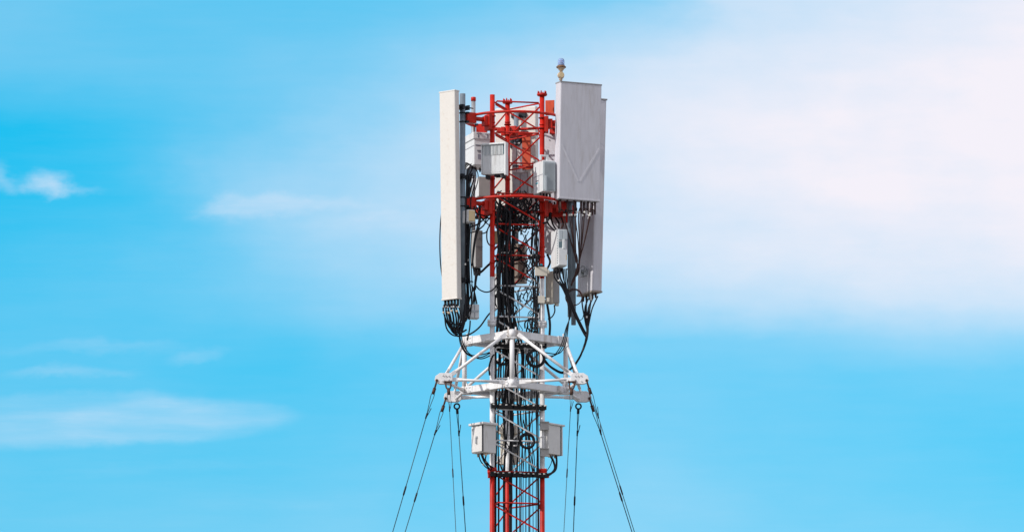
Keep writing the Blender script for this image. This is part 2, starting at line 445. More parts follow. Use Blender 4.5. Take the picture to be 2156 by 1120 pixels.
# 4 antenna behind the mast, its back towards us
ff = Fr(1041, 1128, 1134.5, 223, 468, 112, 22)
t4 = thing('panel_antenna', ff.mid(), 'wide white panel antenna behind the red lattice, seen from its back', 'antenna', 'panel antennas round the mast top')
mb = MB(); ff.body(mb, .012); mb.build('radome', M['radome'], t4)
for q in ((.12, .32, -.035, -.001, .92*H, .96*H), (.10, .34, -.02, -.001, .66*H, .80*H), (.14, .30, -.05, -.001, .18*H, .22*H)):
    mb = MB(); ff.box(mb, *q, .004); mb.build('back_bracket', M['galv_d'], t4)
mb = MB(); ff.box(mb, .14, .30, -.06, -.001, .36*H, .62*H, .006); mb.build('back_module', M['rru'], t4)
# 5 antenna behind the right leg
fg = Fr(1146, 1191, 1199, 277, 531, 62, 14)
t5 = thing('panel_antenna', fg.mid(), 'pale lilac grey back of an antenna between the right mast leg and the wide antenna', 'antenna', 'panel antennas round the mast top')
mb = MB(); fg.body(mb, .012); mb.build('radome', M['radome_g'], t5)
mb = MB()
for (l, z) in ((.08, .93), (.2, .93), (.08, .84), (.2, .80), (.06, .70)):
    fg.box(mb, l, l+.012, -.008, -.001, z*fg.h, z*fg.h+.012)
mb.build('bolt', M['ink_g'], t5)
mb = MB(); fg.box(mb, .02, .24, -.03, -.001, .62*fg.h, .74*fg.h, .006); mb.build('back_plate', M['rru'], t5)

# connectors and glands under the bodies
def glands(fr, n, row, parent, m, lg=.05, r=.013, along='l', name='connector'):
    for k in range(n):
        t = (k + .5) / n
        p = fr.p(fr.wl*t, fr.wr*row, -.005) if along == 'l' else fr.p(fr.wl*row, fr.wr*t, -.005)
        g_ = MB(); g_.tube([p, p - Vector((0, 0, lg*.6)), p - Vector((0, 0, lg))], [r, r, r*.7], 8); g_.build(name, m, parent)
glands(fl, 5, .5, ant_l, M['rubber'], .09, .016); glands(frr, 6, .35, ant_r, M['brown'], .16, .012, 'r'); glands(frr, 5, .75, ant_r, M['brown'], .16, .012, 'r')
glands(fq, 5, .5, t3, M['brown'], .07, .014)
p = fq.p(.08, .02, -.01); MB().tube([p, p-Vector((0, 0, .10))], .014, 8).build('connector', M['clip'], t3)

# ------------------------------------------------------------------ radio units
GRU = 'radio units on the mast'
def unit(fr, label, m, bevel=.008, name='radio_unit', cat='radio unit', group=GRU):
    t = thing(name, fr.mid(), label, cat, group)
    mb = MB(); fr.body(mb, bevel); mb.build('housing', m, t)
    return t
def deco(fr, t, name, m, boxes, bevel=.002):
    mb = MB()
    for q in boxes: fr.box(mb, *q, bevel)
    return mb.build(name, m, t)
# A: big box with lilac front, left of the left leg
fA = Fr(978, 998, 1036, 280, 347, -6, 72, wr=38)
tA = unit(fA, 'large white radio unit with dark slots on its front, left of the left red leg', M['rru'])
deco(fA, tA, 'cover', M['rru'], [(-.012, fA.wl+.01, -.012, fA.wr+.01, fA.h-.075, fA.h+.01)], .006)
deco(fA, tA, 'seam', M['ink_g'], [(.0, fA.wl*.98, -.003, .0, fA.h*.60, fA.h*.615)], 0)
deco(fA, tA, 'slot', M['ink'], [(-.004, 0, .02, .105, .60*fA.h, .63*fA.h), (-.004, 0, .04, .10, .44*fA.h, .465*fA.h), (-.004, 0, .055, .10, .39*fA.h, .41*fA.h),
     (-.016, -.008, .05, .06, fA.h-.06, fA.h-.02), (-.016, -.008, .17, .18, fA.h-.06, fA.h-.02)], 0)
deco(fA, tA, 'print', M['ink_g'], [(-.015, -.011, .03, .10, fA.h-.012, fA.h-.004), (-.015, -.011, .14, .20, fA.h-.014, fA.h-.006), (-.003, 0, .05, .10, .18*fA.h, .34*fA.h)], 0)
glands(fA, 4, .5, tA, M['rubber'], .05, .012, 'r')
# B: lower box
fB = Fr(1000, 1008, 1031, 372, 413, 0, 74)
tB = unit(fB, 'small pale radio unit left of the left leg, standing above the lower ring', M['rru'])
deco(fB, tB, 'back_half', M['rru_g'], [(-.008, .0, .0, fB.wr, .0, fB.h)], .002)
# C: finned unit in front of the left leg
fC = Fr(1016, 1063, 1066, 301, 365, -88, 22, wr=20)
tC = unit(fC, 'white finned radio unit with dark top vents, on the front of the left leg', M['rru'])
fins = MB(); n = 17
for k in range(n):
    l = fC.wl*(k+.5)/n; fC.box(fins, l-.0068, l+.0068, -.004, .001, .02, fC.h*.62)
fins.build('cooling_fins', M['rru'], tC)
deco(fC, tC, 'vent_recess', M['fin'], [(.012, fC.wl-.02, -.004, .0, fC.h*.64, fC.h*.955)], 0)
v = MB(); n = 14
for k in range(n):
    l = .02 + (fC.wl-.045)*(k+.5)/n; fC.box(v, l-.0045, l+.0045, -.012, -.004, fC.h*.62, fC.h*.95)
v.build('vent_fins', M['rru'], tC)
deco(fC, tC, 'side_flange', M['rru'], [(-.022, -.002, -.03, .06, -.025, fC.h+.008), (fC.wl+.002, fC.wl+.010, -.025, .06, .0, fC.h)], .003)
deco(fC, tC, 'top_rail', M['rru'], [(-.0, fC.wl, -.03, .0, fC.h*.96, fC.h+.006)], .003)
deco(fC, tC, 'mounting_foot', M['galv_d'], [(.03, .06, .02, .12, -.05, .0), (fC.wl-.06, fC.wl-.03, .02, .12, -.05, .0), (.1, .16, .04, .12, -.03, 0)], .003)
# D: unit on the right leg
fD = Fr(1123, 1142.5, 1169, 337, 403, -82, 68)
tD = unit(fD, 'white radio unit with a teal mark, on the right leg beside the wide antenna', M['rru'])
fins = MB(); n = 12
for k in range(n):
    r = .012 + (fD.wr-.02)*(k+.5)/n; fD.box(fins, -.02, .001, r-.0035, r+.0035, .02, fD.h*.93)
fins.build('cooling_fins', M['rru_b'], tD)
deco(fD, tD, 'finned_back', M['rru_b'], [(-.006, .0, .006, fD.wr, .01, fD.h*.96)], 0)
deco(fD, tD, 'print', M['ink'], [(fD.wl*.45, fD.wl*.72, -.003, 0, fD.h*.385, fD.h*.41), (fD.wl*.72, fD.wl*.76, -.003, 0, fD.h*.70, fD.h*.86), (fD.wl*.55, fD.wl*.60, -.003, 0, fD.h*.1, fD.h*.2)], 0)
deco(fD, tD, 'teal_mark', M['teal'], [(fD.wl*.5, fD.wl*.74, -.003, 0, fD.h*.305, fD.h*.345)], 0)
deco(fD, tD, 'seam', M['ink_g'], [(0, fD.wl, -.003, 0, fD.h*.545, fD.h*.555), (fD.wl*.38, fD.wl*.40, -.003, 0, .02, fD.h*.54)], 0)
deco(fD, tD, 'handle', M['rru'], [(.02, .05, -.02, 0, fD.h, fD.h+.05), (.02, .05, .06, .09, fD.h, fD.h+.05), (.02, .05, -.02, .09, fD.h+.05, fD.h+.07)], .004)
deco(fD, tD, 'corner_rail', M['rru_b'], [(-.035, -.004, .02, .045, .0, fD.h*.5)], .003)
glands(fD, 4, .4, tD, M['rubber'], .06, .013, 'r')
# E: grey box beside the left pole
fE = Fr(992, 1001, 1016.5, 484, 562, -5, 62)
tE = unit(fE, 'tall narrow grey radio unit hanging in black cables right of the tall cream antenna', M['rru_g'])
deco(fE, tE, 'seam', M['ink_g'], [(-.004, 0, .0, fE.wr, fE.h*.555, fE.h*.565), (-.004, 0, fE.wr*.4, fE.wr*.75, fE.h*.78, fE.h*.80)], 0)
glands(fE, 3, .5, tE, M['rubber'], .09, .016, 'r')
# I: unit on the right pipe
fI = Fr(1160, 1174.5, 1193.5, 482, 560, -64, 70)
tI = unit(fI, 'light grey radio unit with a stepped front, below the bottom edge of the wide antenna', M['rru'])
deco(fI, tI, 'front_cover', M['rru'], [(-.025, 0, .006, fI.wr-.004, .01, fI.h*.46)], .004)
deco(fI, tI, 'upper_cover', M['rru_b'], [(-.015, 0, .012, fI.wr*.52, fI.h*.70, fI.h*.97), (-.02, 0, fI.wr*.56, fI.wr, fI.h*.72, fI.h*.98)], .004)
deco(fI, tI, 'recess', M['fin'], [(-.006, 0, .015, fI.wr*.45, fI.h*.50, fI.h*.66)], 0)
deco(fI, tI, 'latch', M['rru'], [(-.03, 0, fI.wr*.48, fI.wr*.72, fI.h*.47, fI.h*.72)], .004)
deco(fI, tI, 'orange_print', M['beige'], [(-.028, -.025, fI.wr*.82, fI.wr*.90, fI.h*.17, fI.h*.30)], 0)
v = MB()
for k in range(13): fI.box(v, .006, .016, -.004, 0, fI.h*(.07+k*.066), fI.h*(.10+k*.066))
v.build('vent_slots', M['fin'], tI)
glands(fI, 4, .5, tI, M['rubber'], .07, .014, 'r')
# K: cream unit at the right white leg
fK = Fr(1148, 1165, 1177, 570, 637, -2, 52)
tK = unit(fK, 'cream and grey box strapped right of the white part of the right leg', M['cream'])
deco(fK, tK, 'grey_lid', M['rru_g'], [(-.012, 0, .0, fK.wr, .0, fK.h)], .003)
deco(fK, tK, 'cable_gland', M['cream'], [(.0, .03, .04, .09, -.035, 0)], .004)
for py in (573, 632):
    b_ = MB(); c = at(1141, py, -22); b_.box(c + Vector((-.01, -.045, 0)), 26/S if py < 600 else 15/S, .03, 19/S if py < 600 else 15/S, R(12), .004)
    b_.box(c + Vector((.06, .06, 0)), .03, .2, .05, R(12), .004)
    br = b_.build('leg_bracket', M['cream'], tK)
    s_ = MB(); w = MB()
    s_.torus(c - Vector((0, 0, .03)), (0, 0, 1), RLEG*1.3, .007, 24, 6); s_.torus(c + Vector((0, 0, .03)), (0, 0, 1), RLEG*1.3, .007, 24, 6)
    s_.build('strap', M['galv_d'], tK)
# L: small box at the foot of the left pole
fL = Fr(984, 988.5, 1009, 640, 670, -55, 76)
tL = unit(fL, 'small square blue grey box with a crossed lid at the foot of the left pipe', M['rru_b'], name='junction_box', cat='junction box', group='small boxes in the cabling')
deco(fL, tL, 'lid', M['rru'], [(-.012, 0, .004, fL.wr*.46, .008, fL.h*.46), (-.012, 0, fL.wr*.54, fL.wr-.004, .008, fL.h*.46), (-.012, 0, .004, fL.wr*.46, fL.h*.54, fL.h-.006), (-.012, 0, fL.wr*.54, fL.wr-.004, fL.h*.54, fL.h-.006)], .003)
deco(fL, tL, 'hinge', M['rru_b'], [(-.018, 0, .02, fL.wr*.86, fL.h*.42, fL.h*.58)], .003)
# F and G: beige boxes
fF = Fr(973, 985, 1000, 441, 467, -104, 62)
tF = unit(fF, 'small beige box with a pale rim beside the tall cream antenna', M['rru'], name='junction_box', cat='junction box', group='small boxes in the cabling')
deco(fF, tF, 'beige_cover', M['beige'], [(-.014, 0, .012, fF.wr-.006, .012, fF.h-.010)], .004)
fG = Fr(1036, 1038, 1054, 486, 513, -26, 78)
tG = unit(fG, 'small beige box just right of the left red leg, behind it', M['cream'], name='junction_box', cat='junction box', group='small boxes in the cabling')
deco(fG, tG, 'beige_cover', M['beige'], [(-.012, 0, .01, fG.wr-.008, .010, fG.h-.008)], .004)
# H: taupe unit on the far leg
fH = Fr(1056, 1104.5, 1110, 513, 594, 78, 12)
tH = unit(fH, 'large taupe box in shade behind the cables, inside the lower end of the red section', M['taupe'], name='radio_unit')
deco(fH, tH, 'rib', M['taupe'], [(0, fH.wl, -.02, 0, fH.h*.15, fH.h*.18), (0, fH.wl, -.02, 0, fH.h*.5, fH.h*.52)], .003)
# M: pale box behind left leg
fM = Fr(1037, 1051, 1055, 575, 650, 45, 20)
tM = unit(fM, 'pale grey tall box behind the white part of the left leg', M['rru_g'], name='radio_unit')
deco(fM, tM, 'lid', M['rru'], [(.005, fM.wl-.005, -.012, 0, .01, fM.h*.9)], .004)
# far units behind the lattice, above the lower ring
fP = Fr(1078, 1113, 1119, 362, 409, 60, 15)
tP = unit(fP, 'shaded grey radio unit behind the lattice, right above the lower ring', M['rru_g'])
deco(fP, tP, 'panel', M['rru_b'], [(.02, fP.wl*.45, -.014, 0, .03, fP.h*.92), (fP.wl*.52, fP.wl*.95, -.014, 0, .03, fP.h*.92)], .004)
deco(fP, tP, 'slot', M['ink'], [(fP.wl*.25, fP.wl*.4, -.018, -.013, fP.h*.45, fP.h*.52), (fP.wl*.62, fP.wl*.8, -.018, -.013, fP.h*.7, fP.h*.76)], 0)
fQ = Fr(1078, 1096, 1101, 300, 365, 66, 12)
tQ = unit(fQ, 'white unit with looped black jumpers on top, left of the orange plate inside the lattice', M['rru'])
deco(fQ, tQ, 'seam', M['ink'], [(fQ.wl*.45, fQ.wl*.5, -.004, 0, .02, fQ.h*.9), (.01, fQ.wl*.9, -.012, 0, fQ.h*.22, fQ.h*.26)], 0)
for j in (0, 1):
    c = at(1084 + j*8, 302, 62); lp = MB(); lp.torus(c, (0, 1, 0), 4.2/S, 1.4/S, 20, 6); lp.build('jumper', M['black'], tQ)

# ------------------------------------------------------------------ cabinets at the bottom
GC = 'equipment cabinets below the white frame'
fN = Fr(994, 1017.5, 1044, 893, 951, -104, 51)
tN = unit(fN, 'white cabinet with a closed door and latch, left of the mast', M['cabinet'], .004, 'equipment_cabinet', 'cabinet', GC)
deco(fN, tN, 'roof', M['cabinet'], [(-.03, fN.wl+.03, -.035, fN.wr+.01, fN.h, fN.h+.03)], .006)
dr_ = deco(fN, tN, 'door', M['cabinet'], [(.012, fN.wl-.004, -.014, -.001, .012, fN.h-.012)], .004)
mb = MB(); fN.box(mb, fN.wl*.42, fN.wl*.56, -.026, -.014, fN.h*.52, fN.h*.60, .003); fN.box(mb, fN.wl*.46, fN.wl*.54, -.035, -.014, fN.h*.33, fN.h*.56, .003); mb.build('handle', M['zinc'], dr_)
mb = MB(); fN.box(mb, fN.wl*.80, fN.wl*.92, -.017, -.0135, fN.h*.855, fN.h*.885); fN.box(mb, fN.wl*.84, fN.wl*.92, -.017, -.0135, fN.h*.815, fN.h*.84); fN.box(mb, fN.wl*.26, fN.wl*.44, -.017, -.0135, fN.h*.955, fN.h*.965); mb.build('mark', M['ink'], dr_)
deco(fN, tN, 'gasket', M['galv_d'], [(-.003, .010, -.011, .0, .008, fN.h-.004)], 0)
glands(fN, 3, .35, tN, M['lampb'], .035, .017)
mb = MB(); mb.box(at(1034, 900, -62), .05, .2, .05, R(-15), .004); mb.box(at(1034, 945, -62), .05, .2, .05, R(-15), .004); mb.build('leg_bracket', M['cabinet'], tN)
fO = Fr(1152, 1155, 1180.5, 893, 954, -22, 40)
fO = Fr(1149, 1155, 1180.5, 893, 954, -26, 40, wl=22)
tO = unit(fO, 'pale cabinet with a dark door seam at its right edge, right of the mast', M['cabinet'], .004, 'equipment_cabinet', 'cabinet', GC)
deco(fO, tO, 'roof', M['cabinet'], [(-.02, fO.wl+.02, -.01, fO.wr+.065, fO.h, fO.h+.022)], .005)
deco(fO, tO, 'gasket', M['galv_d'], [(-.004, fO.wl, fO.wr, fO.wr+.012, .0, fO.h-.004)], 0)
deco(fO, tO, 'door', M['cabinet'], [(-.006, fO.wl, fO.wr+.012, fO.wr+.035, -.004, fO.h-.004)], .003)
glands(fO, 2, .3, tO, M['lampb'], .035, .017, 'r')
mb = MB()
for py in (896, 952):
    c = at(1146, py, -30); mb.box(c, 18/S, .05, 17/S, R(13), .004); mb.box(c - Vector((0, .03, .045)), 20/S, .02, .012, R(13)); mb.box(c - Vector((0, .03, -.045)), 20/S, .02, .012, R(13))
mb.build('leg_bracket', M['rru_g'], tO)
mb = MB(); mb.box(at(1151, 924, -14), 8/S, .04, 40/S, R(13), .003); mb.build('back_channel', M['galv'], tO)
fS = Fr(1053, 1089, 1095, 898, 968, 84, 10)
tS = unit(fS, 'cream cabinet behind the vertical cables at the far mast leg', M['cream'], .004, 'equipment_cabinet', 'cabinet', GC)
deco(fS, tS, 'back_plate', M['cream'], [(-.01, fS.wl+.02, -.10, -.001, fS.h-.09, fS.h+.01), (-.01, fS.wl+.02, -.10, -.001, -.06, .04)], .004)
deco(fS, tS, 'vent', M['galv_d'], [(.0, .085, -.03, -.001, fS.h*.2, fS.h*.68)], .004)
deco(fS, tS, 'bolt', M['ink'], [(.02, .045, -.105, -.099, fS.h-.04, fS.h-.015), (.02, .045, -.105, -.099, -.035, -.01), (fS.wl-.02, fS.wl, -.105, -.099, -.035, -.01)], 0)

# ------------------------------------------------------------------ obstruction light
zb = at(1181.5, 240, -36).z; bx = at(1181.5, 172, -36)
tb = thing('warning_light', Vector((bx.x, bx.y, zb)), 'glass domed warning light on a short beige stem, standing topmost at the right', 'warning light')
def lz(py): return at(1181.5, py, -36).z
c0 = Vector((bx.x, bx.y, 0))
MB().tube([c0 + Vector((0, 0, zb)), c0 + Vector((0, 0, lz(160)))], 2.3/S, 10).build('stem', M['taupe'], tb)
mb = MB(); cj = c0 + Vector((.004, -.005, lz(159.5)))
mb.tube([cj + Vector((-.005, .05, 0)), cj + Vector((-.01, -.01, 0)), cj + Vector((-.002, -.03, 0))], [6.6/S, 7.2/S, 7.0/S], 20); mb.tube([cj + Vector((-.01, 0, -.048)), cj + Vector((-.01, 0, -.062))], [.026, .018], 12)
jb = mb.build('junction_box', M['lampb'], tb)
MB().tube([cj + Vector((0, -.028, 0)), cj + Vector((.004, -.042, 0))], [5.6/S, 5.2/S], 20).build('lid', M['beige'], jb)
MB().lathe(c0, [(.018, lz(154)), (.020, lz(149)), (.032, lz(148.5)), (.034, lz(145.5)), (.048, lz(145)), (.050, lz(143.5))], 18).build('neck', M['lampb'], tb)
MB().lathe(c0, [(.046, lz(143.6)), (.060, lz(143.2)), (.061, lz(141)), (.048, lz(140.2)), (.046, lz(138.5))], 20).build('flange', M['brass'], tb)
MB().lathe(c0, [(.026, lz(140)), (.026, lz(134)), (.012, lz(131)), (.010, lz(128))], 14).build('lamp_core', M['lens_red'], tb)
h0, h1 = lz(140), lz(123)
prof = [(.042, h0), (.042, h0+(h1-h0)*.25), (.0405, h0+(h1-h0)*.28), (.042, h0+(h1-h0)*.31), (.042, h0+(h1-h0)*.5), (.0405, h0+(h1-h0)*.53), (.042, h0+(h1-h0)*.56), (.041, h0+(h1-h0)*.7), (.036, h0+(h1-h0)*.85), (.024, h0+(h1-h0)*.96), (.006, h1)]
MB().lathe(c0, prof, 24).build('glass_dome', M['glass'], tb)

# ------------------------------------------------------------------ white star frame for the guys
ZU = zl(702, -107); ZL = zl(806, -107)
fr_t = thing('guy_platform', plan(0, 0, ZL), 'white star shaped steel frame with struts round the mast, holding the guy wires', 'platform')
CORN = {'near': (-5, -107), 'right': (108, 2), 'far': (4, 107), 'left': (-105, 0)}
order = ['near', 'right', 'far', 'left']
def channel(A, B, h, w, inward):
    """an H beam: tall web outside, flanges top and bottom"""
    mb = MB(); c = (A+B)/2; d_ = B-A; ang = math.atan2(d_.y, d_.x); L = d_.length
    mb.box(c, L, .010, h-.02, ang)
    mb.box(c + Vector((0, 0, h/2-.005)) + inward*w*.42, L-.004, w, .010, ang)
    mb.box(c - Vector((0, 0, h/2-.005)) + inward*w*.42, L-.004, w, .010, ang)
    return mb
for z, nm in ((ZU, 'u'), (ZL, 'l')):
    for i in range(4):
        A = plan(*CORN[order[i]], z); B = plan(*CORN[order[(i+1) % 4]], z)
        dr = (B-A).normalized(); inn = Vector((-dr.y, dr.x, 0))
        if inn.dot(plan(0, 0, z) - A) < 0: inn = -inn
        h = 15/S if nm == 'u' else 13.5/S
        bm_ = channel(A + dr*.045, B - dr*.045, h, .085, inn).build('beam', M['white'], fr_t)
        # bolts along the beam's end
        bo = MB()
        for (t, dz) in ((.07, .02), (.07, -.02), (.12, .02), (.12, -.02), (.90, .02), (.90, -.02), (.95, 0)):
            q = A.lerp(B, t) - inn*.008 + Vector((0, 0, dz)); bo.tube([q + inn*.004, q - inn*.012], .008, 6)
        bo.build('bolts', M['zinc'], bm_)
    # horizontal gusset plates from the side corners to the legs
    for ck, lk in (('left', 'L'), ('right', 'R'), ('far', 'M')):
        a = plan(*CORN[ck], z - .030); l_ = plan(*LEG[lk], z - .030)
        nb = plan(*CORN['near' if ck != 'far' else 'right'], z - .030)
        e = a.lerp(nb, .66); 
        MB().prism([a.lerp(e, .06), e, l_.lerp(e, .1), l_], (0, 0, .010)).build('gusset_plate', M['white'], fr_t)
    for lk in LEG:
        c = MB(); p = plan(*LEG[lk], z)
        c.tube([p - Vector((0, 0, .055)), p + Vector((0, 0, .055))], RLEG*1.3, 16)
        c.box(p + (Vector((p.x - X0, p.y, 0))).normalized()*.03 - Vector((0, 0, .03)), .14, .14, .016, .3)
        c.build('leg_collar', M['white'], fr_t)
for ck in order:
    X, d = CORN[ck]
    mb = MB(); mb.tube([plan(X, d, ZL-.03), plan(X, d, ZU+.03)], 5.0/S, 14)
    mb.build('corner_post', M['white'], fr_t)
    for z in (ZU, ZL):
        g_ = MB(); hh = .10 if z == ZU else .085; ctr = plan(X, d, z); out = Vector((ctr.x - X0, ctr.y, 0)).normalized()
        g_.tube([ctr - Vector((0, 0, hh/2)), ctr + Vector((0, 0, hh/2))], 6.2/S, 16)
        side = Vector((-out.y, out.x, 0))
        for sg in (-1, 1):
            dv = (side*sg - out).normalized(); nv = (side*sg + out).normalized()      # along one beam, and its outward normal
            c = ctr + dv*.085 + nv*.012
            g_.box(c, .13, .014, hh, math.atan2(dv.y, dv.x), .004)
            for bz in (-.025, .025):
                for bl in (.06, .12):
                    q = ctr + dv*bl + nv*.016 + Vector((0, 0, bz)); g_.tube([q, q + nv*.012], .008, 6)
        g_.box(ctr - Vector((0, 0, hh/2+.006)) - out*.02, .12, .12, .010, math.atan2(out.y, out.x))
        for sg in (-1, 1):
            q = ctr + side*sg*.045 - out*.03 + Vector((0, 0, hh/2)); g_.tube([q - Vector((0, 0, hh)), q+Vector((0, 0, .035))], .010, 6)
        g_.build('corner_joint', M['white'], fr_t)
ZP = zl(797, -140)
PL = {('l', 'f'): (-147, -140), ('r', 'f'): (136, -140), ('l', 'r'): (-131, 140), ('r', 'r'): (145, 140)}
HOLE = {}
for (sx, sd), (X, d) in PL.items():
    s = -1 if sx == 'l' else 1
    c = plan(X, d, ZP); k = 1.0
    prof = [(-18, 9), (-14, 12), (8, 12), (17, 6), (19, -2), (16, -8), (8, -11), (-12, -11), (-18, -6)]
    e = -1 if sd == 'f' else 1
    pl = MB()
    poly = [c + Vector((s*u/S, 0, v_/S)) for u, v_ in prof]
    pl.prism(poly, (0, .016, 0), .002)
    poly2 = [p + Vector((0, .055*(-e), 0)) for p in poly]; pl.prism(poly2, (0, .016, 0), .002)
    pl.box(c + Vector((-s*3/S, .0275*(-e), 2/S)), 16/S, .05, 10/S, 0, .004)
    po = pl.build('guy_plate', M['white'], fr_t)
    bo = MB()
    for (u, v_) in ((-10, 6), (-4, 6), (-10, -2), (2, 7), (3, -5)):
        q = c + Vector((s*u/S, e*.008, v_/S)); bo.tube([q, q + Vector((0, e*.014, 0))], .008, 6)
    bo.build('bolts', M['white'], po)
    HOLE[(sx, sd, 'out')] = c + Vector((s*14.5/S, -.0275*e, -4/S))
    HOLE[(sx, sd, 'in')] = c + Vector(((s*-9 if (sx, sd) != ('r', 'f') else -16)/S, e*.02, -7/S))
def strut(A, B, r=3.3):
    mb = MB(); dr = (B-A).normalized(); mb.tube([A + dr*.08, B - dr*.08], r/S, 10)
    ang = math.atan2(dr.y, dr.x)
    side = Vector((-math.sin(ang), math.cos(ang), 0)); upv = dr.cross(side).normalized()
    for P, sg in ((A, 1), (B, -1)):
        a = P + dr*sg*.0; b_ = P + dr*sg*.15
        mb.hexa([a - side*.008 - upv*.028, b_ - side*.008 - upv*.022, b_ + side*.008 - upv*.022, a + side*.008 - upv*.028,
                 a - side*.008 + upv*.028, b_ - side*.008 + upv*.022, b_ + side*.008 + upv*.022, a + side*.008 + upv*.028], .003, 1)
    mb.build('strut', M['white'], fr_t)
for (sx, sd), (X, d) in PL.items():
    side = 'left' if sx == 'l' else 'right'; mid_ = 'near' if sd == 'f' else 'far'
    s = -1 if sx == 'l' else 1; e = -1 if sd == 'f' else 1
    P = plan(X, d, ZP)
    def corner(ck, z, toward):
        c = plan(*CORN[ck], z); return c + (toward - c).normalized()*.03
    inx = plan(X - s*14, d - e*2, ZP + 7/S); iny = plan(X - s*4, d - e*7, ZP + 9/S)
    strut(corner(mid_, ZU+.01, P) + Vector((s*.05, 0, 0)), inx)
    strut(corner(mid_, ZL+.01, P) + Vector((s*.06, 0, 0)), plan(X - s*15, d - e*2, ZP - 1/S), 3.0)
    strut(corner(side, ZU-.02, P), iny)
    strut(corner(side, ZL-.01, P), plan(X - s*6, d - e*7, ZP - 7/S), 3.0)

# ------------------------------------------------------------------ guy wires
ANCH = {'left': (-850, 0), 'right': (895, 0), 'front': (-12, -860), 'rear': (42, 860)}
def guy(hole, anchor, label, r, lug, yfix, loop):
    A = HOLE[hole]; B = plan(*ANCH[anchor], 0.0)
    dr = (B-A).normalized()
    t = thing('guy_wire', A, label, 'guy wire', 'guy wires running down from the white frame')
    sh = MB()
    side = dr.cross(Vector((0, 1, 0))).normalized() if abs(dr.y) < .3 else Vector((1, 0, 0))
    if lug == 'shackle':
        nrm = Vector((0, 1, 0)) if anchor in ('left', 'right') else Vector((1, 0, 0))
        for sg in (-1, 1): sh.tube(smooth([A + nrm*sg*.028, A + nrm*sg*.031 + dr*.04, A + nrm*sg*.024 + dr*.08, A + dr*.112]), .010, 8)
        sh.tube([A - nrm*.045, A + nrm*.045], .011, 8); o = .11
        sh.tube([A - nrm*.048, A - nrm*.036], .018, 8); sh.tube([A + nrm*.036, A + nrm*.048], .018, 8)
        sh.tube([A + dr*.09, A + dr*.17], .020, 8); o = .15
        sh.build('shackle', M['rust'], t)
    else:
        A = A + Vector((0, 0, -.055)); sh.torus(A + Vector((0, 0, -.015)), (0, 1, 0), .033, .0105, 24, 8); o = .04
        sh.tube([A + dr*.045, A + dr*.11], .017, 8); sh.build('eye_bolt', M['galv_d'], t); o = .09
    mb = MB()
    # thimble loop: two strands closing after a short way
    L = loop
    w = .019 if lug == 'shackle' else .008
    sv = dr.cross(Vector((0, 1, .1))).normalized()
    st = A + dr*o
    for sg in (-1, 1):
        mb.tube(smooth([st, st + dr*.03 + sv*w*sg, st + dr*L*.55 + sv*w*sg*.55, st + dr*L]), r*.8, 6)
    mb.build('thimble_loop', M['wire'], t)
    sag = []
    for k in range(17):
        u = k/16; p = (st + dr*L).lerp(B, u); p.z -= .10*4*u*(1-u); sag.append(p)
    MB().tube(sag, r, 6).build('strand', M['wire'], t)
    cl = MB(); q0 = st + dr*(L-.02); cl.tube([q0, q0 + dr*.07], r*1.7, 8)
    cl.tube([q0 + dr*.06, q0 + dr*.02 + sv*.012, q0 - dr*.07 + sv*.030], r*.9, 6); cl.build('wire_clip', M['galv_d'], t)
    q1 = st + dr*yfix; i = min(range(17), key=lambda j: (sag[j]-q1).length)
    u = yfix/(B-st).length; p = (st + dr*L).lerp(B, u); p.z -= .10*4*u*(1-u)
    dv = (sag[2]-sag[0]).normalized()
    MB().tube([p - dv*.05, p - dv*.03, p + dv*.06, p + dv*.08], [r*1.1, r*1.9, r*1.9, r*1.1], 8).build('swage', M['galv_d'], t)
r_t = 1.0/S
guy(('l', 'f', 'out'), 'left', 'left guy wire, outermost, rusty shackle at the tip of the upper left plate', r_t, 'shackle', .95, .28)
guy(('l', 'r', 'out'), 'left', 'left guy wire from the lower left plate, second from the left', r_t, 'shackle', .85, .28)
guy(('l', 'f', 'in'), 'front', 'thin grey guy wire dropping almost straight from the upper left plate', .75/S, 'shackle', .85, .2)
guy(('l', 'r', 'in'), 'rear', 'guy wire on an eye bolt under the lower left plate, left of the cabinet', r_t, 'eye', .85, .25)
guy(('r', 'f', 'in'), 'front', 'thin grey guy wire dropping from the upper right plate, nearest the right cabinet', .75/S, 'shackle', .85, .2)
guy(('r', 'r', 'in'), 'rear', 'guy wire on an eye bolt under the lower right plate', r_t, 'eye', .85, .25)
guy(('r', 'f', 'out'), 'right', 'right guy wire from the tip of the upper right plate, outer of the sloping pair', .85/S, 'shackle', .95, .28)
guy(('r', 'r', 'out'), 'right', 'right guy wire from the lower right plate, inner of the sloping pair', r_t, 'shackle', .85, .28)

# ------------------------------------------------------------------ cables
def cable(pts, r, label, group, m='black', k=7, n=6, rings=(), name='cable', world=False):
    P = [Vector(p) for p in pts] if world else [at(*p) for p in pts]
    P = smooth(P, k)
    o = MB().tube(P, r/S, n).build(name, M[m])
    tag(o, label, 'cable', group)
    for (u, mm, f) in rings:
        i = min(len(P)-2, max(0, int(u*(len(P)-1)))); dr = (P[i+1]-P[i]).normalized()
        q = P[i]; MB().tube([q - dr*.010, q + dr*.014], r*f/S, 8).build('tie' if mm == 'clip' else 'connector', M[mm], o)
    return o
def rnd(a, b_): return random.uniform(a, b_)

